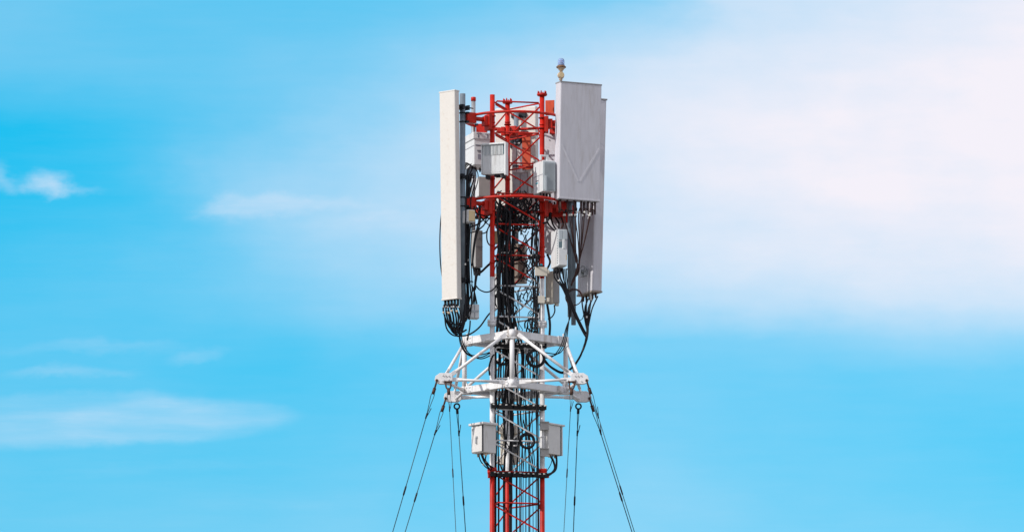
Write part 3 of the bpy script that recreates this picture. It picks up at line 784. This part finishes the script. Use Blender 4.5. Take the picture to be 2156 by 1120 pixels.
# feeders: full length, clustered in the upper part, fanned out on the bars
gF = 'feeder cables down the mast'
fx = [1040.5, 1043.5, 1049, 1051, 1060, 1062, 1073.5, 1076.5, 1088, 1094, 1097, 1101.5, 1107.5, 1113, 1115.5, 1122, 1129.5, 1133]
n = len(fx)
def din(px, o): return nface(px - AX) + o
for i, xb in enumerate(fx):
    left = i < 12
    xc = 1051 + (i % 12)*2.9 if left else 1124 + (i-12)*2.6
    o = rnd(6, 22) if i % 3 else rnd(-9, -6)
    ytop = rnd(398, 440); xt = xc + rnd(-12, 22)
    rr = (random.choice([1.1, 1.3, 1.6, 2.0, 2.4]) if i < 9 else random.choice([.8, .9, 1.1, 1.3])) if i not in (0, 6) else 2.5
    x7 = 1042 + 96*(i+.5)/n + rnd(-3, 3)
    P = [(xt, ytop, din(xt, o+rnd(0, 25))), (xc+rnd(-6, 8), 455, din(xc, o+5)), (xc+rnd(-2, 2), 535, din(xc, o)), (xc+rnd(-2.5, 2.5), 600, din(xc, o)), (xc+rnd(-2, 2)+(x7-xc)*.15, 655, din(xc, o)),
         (lerp(xc, x7, .7), 705, din(x7, o)), (x7, 730, din(x7, 8)), (x7+rnd(-3, 3), 790, din(x7, 12)), (xb+rnd(-2, 2), 857, din(xb, 4)), (xb+rnd(-3.5, 3.5), 925, din(xb, 8)), (xb, 1000, din(xb, 4)), (xb+rnd(-.8, .8), 1060, din(xb, 5)), (xb+rnd(-.8, .8), 1130, din(xb, 5))]
    W = [at(*p) for p in P]; q = W[-1].copy()
    for z in (q.z*.66, q.z*.33, .4): W.append(Vector((q.x, q.y, z)))
    cable(W, rr, 'black feeder cable running the whole visible mast, one of the straight ones at the foot', gF, 'black', 5, 7, world=True)
# shorter runs: upper half to the cabinets
gU = 'black cables packed inside the upper mast'
for i in range(20):
    left = i % 7 != 6
    xc = rnd(1048, 1086) if left else rnd(1120, 1139)
    o = rnd(6, 34); xt = xc + rnd(-6, 14)
    yb = rnd(745, 960) if left else rnd(690, 800)
    xe = xc + rnd(-8, 16) if left else xc + rnd(-10, 3)
    xe = max(1042, min(1140, xe))
    P = [(xt + rnd(-8, 16), rnd(405, 450), din(xt, o+10)), (xc+rnd(-4, 4), 500, din(xc, o)), (xc+rnd(-2, 2), 560, din(xc, o)), (xc+rnd(-3, 3), 640, din(xc, o)), (lerp(xc, xe, .7)+rnd(-3, 3), 715, din(xe, o)), (xe, 745, din(xe, 10))]
    if yb > 800: P += [(xe+rnd(-4, 4), 800, din(xe, o)), (xe+rnd(-4, 4), 857, din(xe, 6))]
    if yb > 880: P += [(xe+rnd(-5, 5), yb, din(xe, 12))]
    cable(P, rnd(1.0, 2.0), 'black cable packed among others inside the mast, ending between the frame and the cabinets', gU, 'black', 6)
# loose tangle inside the lattice
gT = 'loose black cables tangled inside the lattice'
for i in range(50):
    x = rnd(1046, 1134); y = rnd(400, 455) if i < 30 else rnd(470, 640)
    P = []; L = random.randint(4, 7); d = rnd(-22, 46)
    for k in range(L):
        P.append((max(1041, min(1140, x)), y, d + rnd(-9, 9)))
        x += rnd(-24, 24); y += rnd(6, 24) if i < 30 else rnd(8, 42)
        if y > 712 or (i < 30 and y > 500): break
    if len(P) < 3: P += [(P[-1][0]+5, P[-1][1]-12, d), (P[-1][0]+12, P[-1][1]-2, d)]
    cable(P, rnd(.9, 1.8) if i < 30 else rnd(.7, 1.3), 'loose black cable looping between the legs of the mast above the white frame', gT, 'black', 7, rings=[(rnd(.3, .9), 'clip', 1.6)] if i % 3 == 0 else ())
# tight knots of spare length under the lower ring and above the white frame
gK = 'tight knots of spare cable inside the lattice'
for i in range(34):
    hi = i < 20
    x = rnd(1048, 1132); y = rnd(418, 462) if hi else rnd(590, 690); d = rnd(-30, 36); a = rnd(0, 6.28); w_ = rnd(7, 15); h_ = rnd(9, 20)
    P = [(max(1041, min(1139, x + w_*math.cos(a + k*.95)*(1 - .05*k))), y + h_*math.sin(a + k*.95) + k*1.5, d + k*1.5) for k in range(random.randint(6, 10))]
    cable(P, rnd(.9, 1.7), 'black cable curled in a tight knot between the mast legs', gK, 'black', 6, rings=[(rnd(.2, .8), 'clip', 1.7)] if i % 3 == 0 else ())
# hanging in the frame, behind the near post
for i in range(10):
    x = rnd(1050, 1135); x2 = x + rnd(-22, 22)
    cable([(x, 716, rnd(-10, 30)), (x+rnd(-6, 6), 745, rnd(-20, 30)), (lerp(x, x2, .6)+rnd(-8, 8), 775, rnd(-20, 30)), (max(1042, min(1140, x2)), 845, rnd(-15, 20))], rnd(1.0, 1.7),
          'loose black cable slanting across the mast between the two levels of the white frame', 'slack cables inside the white frame')
# sheaf beside the left pole
gP = 'black cables strapped along the left pipe'
for i in range(11):
    x = 981 + (i % 7)*2.1 + rnd(-1, 1); d = -84 + rnd(-14, 12) + (i//7)*14
    yt = [345, 352, 360, 372, 395, 420, 440][i % 7] + rnd(-4, 8)
    P = [(x + rnd(4, 18), yt, d+rnd(10, 30)), (x+rnd(0, 4), yt+28, d), (x+rnd(-1.5, 1.5), 470, d), (x+rnd(-2, 2)-2, 530, d), (x+rnd(-2, 2)-1, 590, d), (x+rnd(-2, 3), 640, d), (x+rnd(-12, 4), 668+rnd(-12, 14), d-5)]
    cable(P, rnd(1.1, 1.9), 'black cable in the sheaf strapped along the pipe behind the tall cream antenna', gP, rings=[(rnd(.4, .7), 'clip', 1.25)] if i % 4 == 0 else ())
# arcs above the sheaf
gA = 'black jumpers arching beside the left pipe'
for i in range(4):
    x1 = 990 + i*4.5
    cable([(975, 352+i*4, -60), (981+i*2, 343+i*1.5, -66), (x1, 350+i*3, -50), (x1+3, 372+i*2, -44), (x1-3, 400, -48), (985+i*1.6, 432, -66), (986+i, 470, -75)], rnd(.9, 1.25), 'black jumper arching over the clamp beside the left pipe, under the large white radio unit', gA)
MB_c = MB(); MB_c.box(at(990, 364, -46), .13, .10, .085, R(20), .01); o = MB_c.build('cable_clamp_block', M['galv']); tag(o, 'blue grey block clamping black jumpers between the left pipe and the left leg', 'clamp')
cable([(932, 432, -88), (927.5, 470, -84), (926, 515, -84), (928, 560, -84), (934, 600, -86)], 1.3, 'black cable bowing out past the left edge of the tall cream antenna', gA)
# crossing between pole and left leg below the lower ring
gX = 'black cables crossing from the left pipe to the mast'
for P in ([(996, 432, -40), (1004, 450, -40), (1020, 455, -30), (1046, 470, -10)], [(1000, 428, -30), (1010, 452, -26), (1022, 468, -14), (1040, 480, 0)], [(1036, 452, 0), (1022, 470, -10), (1008, 484, -16), (992, 490, -40)],
          [(1012, 425, -20), (1009, 460, -30), (1000, 500, -50), (995, 545, -60), (998, 572, -60)], [(1008, 430, -40), (1011, 466, -40), (1001, 505, -58), (994, 560, -66)], [(1034, 465, 10), (1024, 488, -8), (1014, 492, -16)],
          [(1046, 462, 4), (1028, 480, -20), (1025, 502, -26), (1031, 516, -18), (1048, 522, 4)], [(990, 478, -60), (1006, 472, -40), (1026, 456, -12), (1044, 446, 4)],
          [(1004, 430, -34), (1016, 438, -30), (1024, 452, -20), (1020, 472, -14), (1010, 482, -20)]):
    cable(P, rnd(1.2, 1.9), 'black cable crossing the gap between the left pipe and the left red leg', gX)
cable([(1046, 548, -14), (1031, 556, -18), (1016, 570, -40), (1003, 582, -56), (1000, 610, -60)], 2.6, 'thick black cable slanting down from the left leg under the narrow grey radio unit', gX)
cable([(1001, 600, -58), (1010, 610, -50), (1025, 615, -52), (1040, 608, -52), (1050, 590, -34), (1056, 560, -10)], 1.5, 'black cable sagging in front of the white part of the left leg', gX)
for P in ([(1000, 568, -20), (1001, 590, -40), (998, 620, -50), (996, 642, -50)], [(1006, 568, -20), (1003, 590, -40), (999, 612, -50), (1000, 642, -50)], [(993, 600, -60), (999, 616, -50), (1004, 640, -50)], [(1003, 576, -30), (1000, 600, -55), (990, 625, -70), (985, 650, -75)]):
    cable(P, rnd(1.2, 1.7), 'black cable between the narrow grey radio unit and the small crossed box', 'jumpers above the small crossed box')
cable([(990, 675, -55), (989, 690, -58), (986, 706, -60), (984, 716, -50)], 1.6, 'short black cable below the small crossed box', 'jumpers above the small crossed box')
# jumpers under the tall antenna
gJ = 'black jumpers looping under the tall cream antenna'
for i in range(13):
    t = (i % 7 + .5)/7; p = fl.p(fl.wl*(1-t), fl.wr*(.3 + .4*(i//7)), -.06)
    x = 931 + 38*t; dep = 640 + rnd(30, 55) - abs(t-.5)*6 + (7 if i == 0 else 0)
    P = [p, at(x+rnd(-1, 1), 650, -112), at(x+3+rnd(0, 3), 668+rnd(-4, 4), -108), at(lerp(x, 968, .45), dep+12, -100), at(lerp(x, 975, .75), dep+13+rnd(-4, 4), -92), at(980+rnd(-4, 3), 668+rnd(-8, 8), -84), at(983+rnd(-4, 3), 640, -80)]
    cable(P, rnd(1.2, 2.2), 'black jumper looping below the tall cream antenna and back up to the pipe', gJ, world=True, rings=[(.2 + rnd(0, .12), 'lampb', 1.5)] if i % 2 else [(.12, 'zinc', 1.5)])
cable([(936, 662, -110), (940, 690, -104), (953, 705, -96), (972, 707, -90), (990, 703, -80), (1010, 688, -60), (1029, 662, -30), (1046, 648, 0)], 1.7, 'long black cable hanging lowest under the tall antenna, then rising to the left leg', gJ)
cable([(946, 676, -110), (956, 695, -100), (970, 700, -95), (982, 694, -86)], 1.8, 'black cable of a short double loop under the tall antenna', gJ)
gH = 'black cables sagging inside the left half of the white frame'
for i, P in enumerate(([(968, 690, -90), (970, 716, -88), (982, 742, -80), (1010, 755, -60), (1034, 747, -40), (1050, 735, -20)], [(966, 688, -90), (969, 722, -88), (984, 746, -80), (1012, 752, -60), (1040, 738, -38), (1056, 730, -20)], [(972, 694, -90), (974, 720, -86), (988, 744, -76), (1004, 748, -66), (1032, 741, -40), (1050, 728, -20)])):
    cable(P, 1.2, 'black cable sagging from the left pipe into the white frame', gH)
cable([(1046, 738, -20), (1036, 752, -54), (1030, 772, -54), (1031, 790, -50)], 1.9, 'short black cable curling round the left leg inside the white frame', gH)
# jumpers under the wide antenna
gB = 'dark brown jumpers fanning down from the wide antenna'
ends = []
for i in range(11):
    row, k = (0.35, i) if i < 6 else (.75, i-6); nn = 6 if i < 6 else 5
    p = frr.p(frr.wl*row, frr.wr*((k+.5)/nn), -.12)
    x = 1180 + 70*((k+.5)/nn)
    if x > 1212: P = [p, at(x-.5, 440, -50), at(x-3, 462, -48), at(lerp(x, 1219, .5), 505, -42), at(1220+(x-1230)*.08, 545, -36), at(1217+rnd(-2, 2), 572, -34), at(1208+rnd(-2, 2), 588, -32), at(1203, 602, -32)]
    else: P = [p, at(x+1, 446, -56), at(x+3, 466, -54), at(lerp(x, 1214, .55), 508, -48), at(1213+rnd(-3, 3), 540, -42), at(1216+rnd(-2, 2), 562, -40), at(1209+rnd(-2, 2), 586, -36), at(1202, 600, -34)]
    cable(P, rnd(1.05, 1.4), 'dark brown jumper hanging from the underside of the wide grey antenna, gathered with the others', gB, 'brown', world=True, rings=[(.2 + rnd(0, .05), 'clip', 1.9)])
for i in range(4):
    x = 1150 + i*9
    cable([(x, 425, 10), (x+rnd(-2, 3), 450, 4), (x+6+rnd(-3, 3), 470, -8), (1166+i*5, 484, -50)], rnd(1.4, 2.3), 'black cable dropping from behind the wide antenna to the stepped radio unit', 'cables into the top of the stepped radio unit', 'black' if i < 3 else 'brown')
for i in range(7):
    x = 1146 + rnd(0, 46)
    cable([(x, 424, rnd(-10, 20)), (x+rnd(-8, 8), 436, rnd(-10, 20)), (x+rnd(-14, 14), 450, rnd(-5, 20)), (x+rnd(-12, 12), 462+rnd(-8, 6), rnd(-5, 20)), (x+rnd(-14, 14), 440, rnd(0, 20))], rnd(1.5, 2.3), 'dark cable bunched right of the mast just under the lower ring', 'dark cables bunched under the lower ring', 'brown' if i % 2 else 'black')
MB_c = MB(); MB_c.box(at(1176, 447, 8), .2, .12, .14, R(10), .01); MB_c.box(at(1190, 452, 12), .1, .1, .2, R(10), .01); o = MB_c.build('clamp_block', M['red']); tag(o, 'dark red clamp block in the shade under the lower ring at the right', 'clamp')
# from the stepped radio unit down to the right
gI = 'black cables slanting down right from the stepped radio unit'
for i in range(4):
    x = 1166 + i*6
    P = [(x, 566, -56), (x+2, 585, -54), (1184+i*3, 606, -50), (1199+i*2, 640, -46), (1212+i*1.6, 668, -40), (1228+i, 700, -34)]
    if i < 2: P.append((1237, 714, -32))
    else: P[-1] = (1234, 703, -30)
    cable(P, rnd(1.4, 2.0), 'black cable slanting down to the right from the stepped radio unit past the steel pipes', gI, rings=[(.22, 'clip', 1.5)] if i == 1 else ())
for i in range(3):
    cable([(1186+i*3, 566, -50), (1188+i*3, 590, -40), (1192+i*3, 620, -34), (1198+i*2, 660, -30), (1196-i*2, 690, -28), (1190-i*4, 725, -26), (1176-i*6, 744+i*3, -24), (1148-i*3, 742+i*5, -20), (1136, 740, -14)], 1.15, 'thin black cable hanging from the pipes into the right half of the white frame', 'thin black cables in the right half of the white frame')
# from the far right antenna
gR = 'black cables below the far right antenna'
for i in range(6):
    t = (i+.5)/6; p = fq.p(fq.wl*(1-t)*.95, fq.wr*(.3+.4*(i % 2)), -.05)
    x = 1226 + 22*t
    cable([p, at(x+rnd(-1, 1), 650, 36), at(lerp(x, 1236, .6), 680, 34), at(1236+rnd(-1.5, 1.5), 705, 30), at(1230+rnd(-1.5, 1.5), 730, 26), at(1221+rnd(-1.5, 1.5), 752, 20), at(1206+rnd(-2, 2), 772, 12), at(1186, 784+rnd(-2, 2), 4), at(1164, 776+rnd(-2, 2), -4), at(1146, 758+rnd(-3, 3), -8), at(1136, 745, -10)], rnd(1.5, 1.9),
          'black cable in the thick bundle swinging from the far right antenna into the white frame', gR, world=True, rings=[(.16, 'clip', 1.5)] if i == 2 else ())
cable([(1209, 665, 44), (1216, 674, 40), (1226, 671, 36), (1230, 655, 34)], .9, 'thin black loop between the lowest pipe end and the far right antenna', gR)
# right leg cables
for P, w in (([(1152, 640, -10), (1156, 665, -10), (1158, 685, -12), (1157, 706, -12)], 2.6), ([(1167, 642, 0), (1168, 655, 0), (1163, 666, -4), (1154, 672, -8)], 1.5), ([(1136, 470, -10), (1150, 468, -30), (1158, 455, -26), (1160, 438, -20)], 2.0),
             ([(1152, 535, 0), (1158, 552, 0), (1150, 570, -10)], 2.4), ([(1146, 560, -40), (1130, 562, -34), (1118, 575, -10), (1108, 590, 0)], 1.3)):
    cable(P, w, 'short black cable curving close beside the right mast leg', 'short black cables beside the right leg')
for i in range(2):
    cable([(1127+i*4, 440, -32), (1128+i*3, 560, -32), (1127+i*4, 640, -34), (1128+i*4, 700, -34), (1130+i*3, 800, -34), (1130+i*3, 900, -32), (1132+i*2, 1000, -32), (1133+i*2, 1130, -32)], 1.4 - i*.4, 'straight black cable tied along the inner side of the right mast leg', 'black cables tied along the right leg')
# under the cabinets
for i, P in enumerate(([(1008, 957, -85), (1012, 970, -80), (1022, 982, -66), (1034, 990, -50)], [(1016, 954, -84), (1018, 964, -78), (1026, 976, -64), (1038, 984, -46)], [(1024, 956, -74), (1022, 968, -74), (1028, 976, -64), (1040, 994, -46)], [(1013, 955, -86), (1020, 972, -76), (1030, 986, -60)])):
    cable(P, rnd(1.1, 2.0), 'black cable curving from under the left cabinet to the left leg', 'black cables under the left cabinet', rings=[(.55, 'clip', 1.5)] if i < 2 else ())
for i, P in enumerate(([(1171, 958, -4), (1172, 972, -6), (1170, 988, -12), (1160, 996, -20), (1146, 999, -28)], [(1158, 958, -14), (1165, 970, -12), (1168, 986, -14), (1158, 998, -22), (1144, 1002, -30)], [(1164, 957, -8), (1160, 976, -14), (1152, 990, -22)])):
    cable(P, [2.2, 2.4, .9][i], 'black cable curving from under the right cabinet to the right leg', 'black cables under the right cabinet')
for i in range(8):
    x = rnd(1046, 1136); x2 = max(1042, min(1140, x + rnd(-26, 26)))
    cable([(x, rnd(862, 900), rnd(-15, 25)), (x+rnd(-8, 8), 915, rnd(-10, 30)), (lerp(x, x2, .6), 955, rnd(-10, 30)), (x2, 992, rnd(-15, 10))], rnd(.8, 1.4), 'loose black cable slanting between the cabinets inside the mast', 'loose cables between the cabinets')
cable([(1052, 975, -20), (1058, 990, -22), (1068, 998, -22)], 1.4, 'loose black cable slanting between the cabinets inside the mast', 'loose cables between the cabinets')

# coils
def coil(px, py, d, r, turns, th, label, tilt=(0, 1, 0), m='black'):
    c = at(px, py, d)
    t = thing('cable_coil', c - Vector((0, 0, r/S)), label, 'cable coil', 'coils of spare cable')
    for k in range(turns):
        MB().torus(c + Vector((rnd(-.006, .006), rnd(-.02, .02), rnd(-.006, .006))), Vector(tilt) + Vector((rnd(-.08, .08), 0, rnd(-.08, .08))), (r + rnd(-1.6, 1.6))/S, th/S, 40, 7).build('turn', M[m], t)
    return t
coil(1128, 754, -50, 17, 7, 2.0, 'large black cable coil hung inside the right half of the white frame')
coil(1058, 750, -24, 17, 3, 1.6, 'black cable coil half hidden behind cables left of the near white post')
coil(1110, 928, -46, 15, 6, 1.9, 'round black cable coil between the two cabinets')
coil(1086, 535, 20, 12, 4, 1.5, 'dark cable coil in front of the taupe box inside the lattice')
coil(1209, 625, -34, 16.5, 2, 1.1, 'thin loose ring of dark cable hung on the steel pipes at the right', (.1, 1, .1), 'brown')

# ------------------------------------------------------------------ light
SUN_EL, SUN_AZ = 38.0, -58.0      # azimuth measured from the camera's back towards its left
sun_dir = Vector((math.sin(R(SUN_AZ))*math.cos(R(SUN_EL)), -math.cos(R(SUN_AZ))*math.cos(R(SUN_EL)), math.sin(R(SUN_EL))))
sl = bpy.data.lights.new('sun', 'SUN'); sl.energy = 3.4; sl.angle = R(.53); sl.color = (1.0, .955, .89)
so = bpy.data.objects.new('sun', sl); COL.objects.link(so); so.rotation_euler = sun_dir.to_track_quat('Z', 'Y').to_euler(); so.location = (0, 0, 60)

w = bpy.data.worlds.new('World'); sc.world = w; w.use_nodes = True
nt = w.node_tree; bg = nt.nodes['Background']; bg.inputs['Strength'].default_value = .1
N = nt.nodes.new; L = nt.links.new
sky = N('ShaderNodeTexSky'); sky.sky_type = 'NISHITA'; sky.sun_disc = False
sky.sun_elevation = R(SUN_EL); sky.sun_rotation = math.atan2(sun_dir.x, sun_dir.y); sky.air_density = 1.0; sky.dust_density = .6; sky.ozone_density = 1.2
tc = N('ShaderNodeTexCoord')
def math_(op, a, b_=None, c=None, clamp=False):
    m = N('ShaderNodeMath'); m.operation = op; m.use_clamp = clamp
    for i, v_ in enumerate((a, b_, c)):
        if v_ is None: continue
        if isinstance(v_, (int, float)): m.inputs[i].default_value = v_
        else: L(v_, m.inputs[i])
    return m.outputs[0]
sp = N('ShaderNodeSeparateXYZ'); L(tc.outputs['Generated'], sp.inputs[0])
yy = math_('MAXIMUM', sp.outputs[1], .05)
# plain sky coordinates: tangent of azimuth and of elevation, in units of a thousand pixels' angle
KU = FPX / 1000.0
u = math_('MULTIPLY', math_('DIVIDE', sp.outputs[0], yy), KU)
v = math_('MULTIPLY', math_('SUBTRACT', math_('DIVIDE', sp.outputs[2], yy), math.tan(PITCH)), KU)
uv = N('ShaderNodeCombineXYZ'); L(u, uv.inputs[0]); L(v, uv.inputs[1])
def skyuv(px, py):
    r = FW + RT*((px-1078.0)/FPX) + UP*((560.0-py)/FPX); return r.x/r.y*KU, (r.z/r.y - math.tan(PITCH))*KU
def noise(vec, scale, detail=5, rough=.55, stretch=(1, 1, 1), off=(0, 0, 0)):
    mp = N('ShaderNodeMapping'); mp.inputs['Scale'].default_value = stretch; mp.inputs['Location'].default_value = off; L(vec, mp.inputs[0])
    n_ = N('ShaderNodeTexNoise'); n_.inputs['Scale'].default_value = scale; n_.inputs['Detail'].default_value = detail; n_.inputs['Roughness'].default_value = rough
    L(mp.outputs[0], n_.inputs['Vector']); return n_
nw = noise(uv.outputs[0], 3.0, 6, .55, (1, 1.8, 1), (3.1, 1.7, 0))
vm = N('ShaderNodeVectorMath'); vm.operation = 'SUBTRACT'; L(nw.outputs['Color'], vm.inputs[0]); vm.inputs[1].default_value = (.5, .5, .5)
nw2 = noise(uv.outputs[0], 13.0, 7, .6, (1, 1.6, 1), (8.1, 2.7, 0))
vm2 = N('ShaderNodeVectorMath'); vm2.operation = 'SUBTRACT'; L(nw2.outputs['Color'], vm2.inputs[0]); vm2.inputs[1].default_value = (.5, .5, .5)
vs2 = N('ShaderNodeVectorMath'); vs2.operation = 'SCALE'; L(vm2.outputs[0], vs2.inputs[0]); vs2.inputs['Scale'].default_value = .55
va2 = N('ShaderNodeVectorMath'); va2.operation = 'ADD'; L(vm.outputs[0], va2.inputs[0]); L(vs2.outputs[0], va2.inputs[1]); vmw = va2
def blob(px, py, rx, ry, ang, amp, soft=1.0, warp=.12, power=1.0):
    cu, cv = skyuv(px, py)
    s_ = N('ShaderNodeVectorMath'); s_.operation = 'MULTIPLY_ADD'; L(vmw.outputs[0], s_.inputs[0]); s_.inputs[1].default_value = (warp*1.6, warp, 0); L(uv.outputs[0], s_.inputs[2])
    mp = N('ShaderNodeMapping'); mp.vector_type = 'TEXTURE'
    mp.inputs['Location'].default_value = (cu, cv, 0); mp.inputs['Rotation'].default_value = (0, 0, R(ang)); mp.inputs['Scale'].default_value = (rx/1000*1.012, ry/1000*1.012, 1)
    L(s_.outputs[0], mp.inputs[0])
    ln = N('ShaderNodeVectorMath'); ln.operation = 'LENGTH'; L(mp.outputs[0], ln.inputs[0])
    mr = N('ShaderNodeMapRange'); mr.interpolation_type = 'SMOOTHSTEP'; mr.inputs[1].default_value = 1.0; mr.inputs[2].default_value = 1.0 - soft
    mr.inputs[3].default_value = 0; mr.inputs[4].default_value = amp; L(ln.outputs['Value'], mr.inputs[0])
    return mr.outputs[0]
def lin(c):
    c /= 255.0; return c/12.92 if c <= .04045 else ((c+.055)/1.055)**2.4
F0, F1 = .017, .90
# cloud cover over this part of the sky: rows by elevation, columns by azimuth
ROWS = [(-160, (110, 105, 100, 108, 120, 150, 195, 210, 220)), (0, (112, 102, 96, 104, 118, 138, 200, 215, 228)), (140, (108, 106, 112, 135, 168, 212, 225, 232, 240)), (280, (35, 66, 114, 172, 194, 226, 233, 239, 243)),
        (420, (50, 72, 146, 174, 190, 216, 231, 238, 240)), (560, (76, 94, 130, 162, 180, 203, 216, 222, 222)), (640, (88, 96, 115, 145, 158, 178, 190, 198, 205)), (710, (92, 92, 88, 112, 126, 125, 130, 145, 155)),
        (780, (95, 92, 78, 95, 108, 116, 112, 112, 112)), (880, (100, 98, 90, 98, 108, 120, 110, 104, 96)), (1000, (100, 98, 100, 112, 118, 132, 115, 104, 96)), (1120, (108, 112, 116, 124, 124, 138, 126, 118, 112)), (1280, (112, 116, 120, 124, 124, 132, 126, 120, 116))]
uL, uR = skyuv(0, 560)[0], skyuv(2156, 560)[0]
wv = N('ShaderNodeVectorMath'); wv.operation = 'MULTIPLY_ADD'; L(vm.outputs[0], wv.inputs[0]); wv.inputs[1].default_value = (.34, .10, 0); L(uv.outputs[0], wv.inputs[2])
ws = N('ShaderNodeSeparateXYZ'); L(wv.outputs[0], ws.inputs[0])
un = math_('DIVIDE', math_('SUBTRACT', ws.outputs[0], uL), uR - uL, clamp=True)
vN = [skyuv(1078, r_[0])[1] for r_ in ROWS]; vhi, vlo = vN[0], vN[-1]
vn = math_('DIVIDE', math_('SUBTRACT', vhi, ws.outputs[1]), vhi - vlo, clamp=True)
def curve(inp, pts, handle):
    fc = N('ShaderNodeFloatCurve'); c = fc.mapping.curves[0]
    while len(c.points) < len(pts): c.points.new(.5, .5)
    for p_, q in zip(c.points, pts): p_.location = q; p_.handle_type = handle
    fc.mapping.update(); L(inp, fc.inputs['Value']); return fc.outputs[0]
tot = None
pos = [(vhi - x)/(vhi - vlo) for x in vN]
for j, (py, vals) in enumerate(ROWS):
    cu_ = curve(un, [(i/8, (lin(c)-F0)/(F1-F0)) for i, c in enumerate(vals)], 'AUTO_CLAMPED')
    hat = []
    for jj in (j-1, j, j+1):
        if 0 <= jj < len(ROWS): hat.append((pos[jj], 1.0 if jj == j else 0.0))
    if hat[0][0] > 0: hat.insert(0, (0, 0.0))
    if hat[-1][0] < 1: hat.append((1, 0.0))
    pr = math_('MULTIPLY', cu_, curve(vn, hat, 'VECTOR')); tot = pr if tot is None else math_('ADD', tot, pr)
fib = noise(uv.outputs[0], 2.2, 8, .58, (1, 3.2, 1), (.7, 2.3, 0))
soft_ = noise(uv.outputs[0], 2.6, 7, .55, (1, 1.7, 1), (5.7, .3, 0))
mod = math_('ADD', .60, math_('MULTIPLY', fib.outputs['Fac'], .30)); mod = math_('ADD', mod, math_('MULTIPLY', soft_.outputs['Fac'], .50))
tot = math_('MULTIPLY', tot, mod)
# separate wisps: px, py, radii, tilt, amount, softness, ragged edge
wisps = [(530, 441, 180, 32, 5, .16, .9, .09), (680, 436, 150, 24, -4, .08, 1, .09), (440, 452, 90, 20, 8, .06, 1, .09), (800, 462, 120, 16, 2, .05, 1, .08), (800, 470, 260, 50, 2, .06, 1, .1), (95, 384, 70, 42, -14, .36, .9, .085), (132, 396, 62, 22, -6, .18, 1, .09), (100, 412, 30, 16, 30, .14, 1, .10), (45, 392, 60, 22, 5, .12, 1, .10), (2, 372, 40, 46, 20, .20, 1, .10), (180, 398, 60, 12, 0, .05, 1, .08),
 (150, 886, 400, 68, 1, .085, .30, .05), (360, 887, 290, 54, 2, .07, .30, .03), (480, 876, 180, 32, 1, .06, .45, .03), (150, 879, 360, 22, 0, .09, 1, .03), (60, 915, 300, 34, -1, .05, .8, .04), (330, 842, 130, 26, 3, .06, 1, .06), (220, 735, 270, 24, 2, .09, 1, .08), (120, 790, 180, 18, 1, .11, 1, .07), (410, 748, 90, 20, 14, .09, .9, .07), (260, 790, 60, 12, 0, .05, 1, .07),
 (300, 985, 420, 20, 2, .03, 1, .06), (640, 1055, 380, 26, 2, .03, 1, .06)]
wt = None
for bl in wisps: o_ = blob(*bl); wt = o_ if wt is None else math_('ADD', wt, o_)
streaks = noise(uv.outputs[0], 3.4, 8, .62, (1, 9, 1), (4.4, .9, 0))
tot = math_('ADD', tot, math_('MULTIPLY', wt, math_('ADD', .25, math_('MULTIPLY', streaks.outputs['Fac'], 1.5))))
tot = math_('ADD', tot, math_('MULTIPLY', math_('SUBTRACT', streaks.outputs['Fac'], .5), .06))
# fade this detailed patch into ordinary broken cloud over the rest of the sky
patch = N('ShaderNodeMapRange'); patch.interpolation_type = 'SMOOTHSTEP'; patch.inputs[1].default_value = 2.6; patch.inputs[2].default_value = 1.5
lnp = N('ShaderNodeVectorMath'); lnp.operation = 'LENGTH'; L(uv.outputs[0], lnp.inputs[0]); L(lnp.outputs['Value'], patch.inputs[0])
front = math_('GREATER_THAN', sp.outputs[1], .06)
pf = math_('MULTIPLY', patch.outputs[0], front)
gen = noise(tc.outputs['Generated'], 2.4, 8, .55, (1, 1, 2.6), (1.3, 4.1, .4))
gmr = N('ShaderNodeMapRange'); gmr.interpolation_type = 'SMOOTHSTEP'; gmr.inputs[1].default_value = .30; gmr.inputs[2].default_value = .58; gmr.inputs[4].default_value = .95; L(gen.outputs['Fac'], gmr.inputs[0])
dens = N('ShaderNodeMix'); dens.data_type = 'FLOAT'; L(pf, dens.inputs[0]); L(gmr.outputs[0], dens.inputs[2]); L(tot, dens.inputs[3])
dcl = math_('MINIMUM', math_('MAXIMUM', dens.outputs[0], 0.0), 1.0)
SKYTINT = (0.06, 1.22, 1.62)
tint = N('ShaderNodeMix'); tint.data_type = 'RGBA'; tint.blend_type = 'MULTIPLY'; L(pf, tint.inputs[0])
tv = N('ShaderNodeMix'); tv.data_type = 'RGBA'; tv.inputs[6].default_value = (.06, 1.43, 1.68, 1); tv.inputs[7].default_value = (.06, 1.10, 1.50, 1)
L(vn, tv.inputs[0]); L(tv.outputs[2], tint.inputs[7])
L(sky.outputs[0], tint.inputs[6])
# cloud colour: pale violet-blue where thin, nearly white where thick (scaled to the sky's own units)
cr = N('ShaderNodeMix'); cr.data_type = 'RGBA'; cr.inputs[6].default_value = (9.0, 9.0, 9.9, 1); cr.inputs[7].default_value = (9.1, 8.8, 9.55, 1); L(dcl, cr.inputs[0])
mx = N('ShaderNodeMix'); mx.data_type = 'RGBA'; L(dcl, mx.inputs[0]); L(tint.outputs[2], mx.inputs[6]); L(cr.outputs[2], mx.inputs[7])
L(mx.outputs[2], bg.inputs['Color'])

# ------------------------------------------------------------------ output settings
sc.view_settings.view_transform = 'Standard'; sc.view_settings.look = 'None'; sc.view_settings.gamma = 1; sc.view_settings.exposure = 0.0
sc.view_settings.use_curve_mapping = False
for o in bpy.data.objects:
    if '_w' in o: del o['_w']
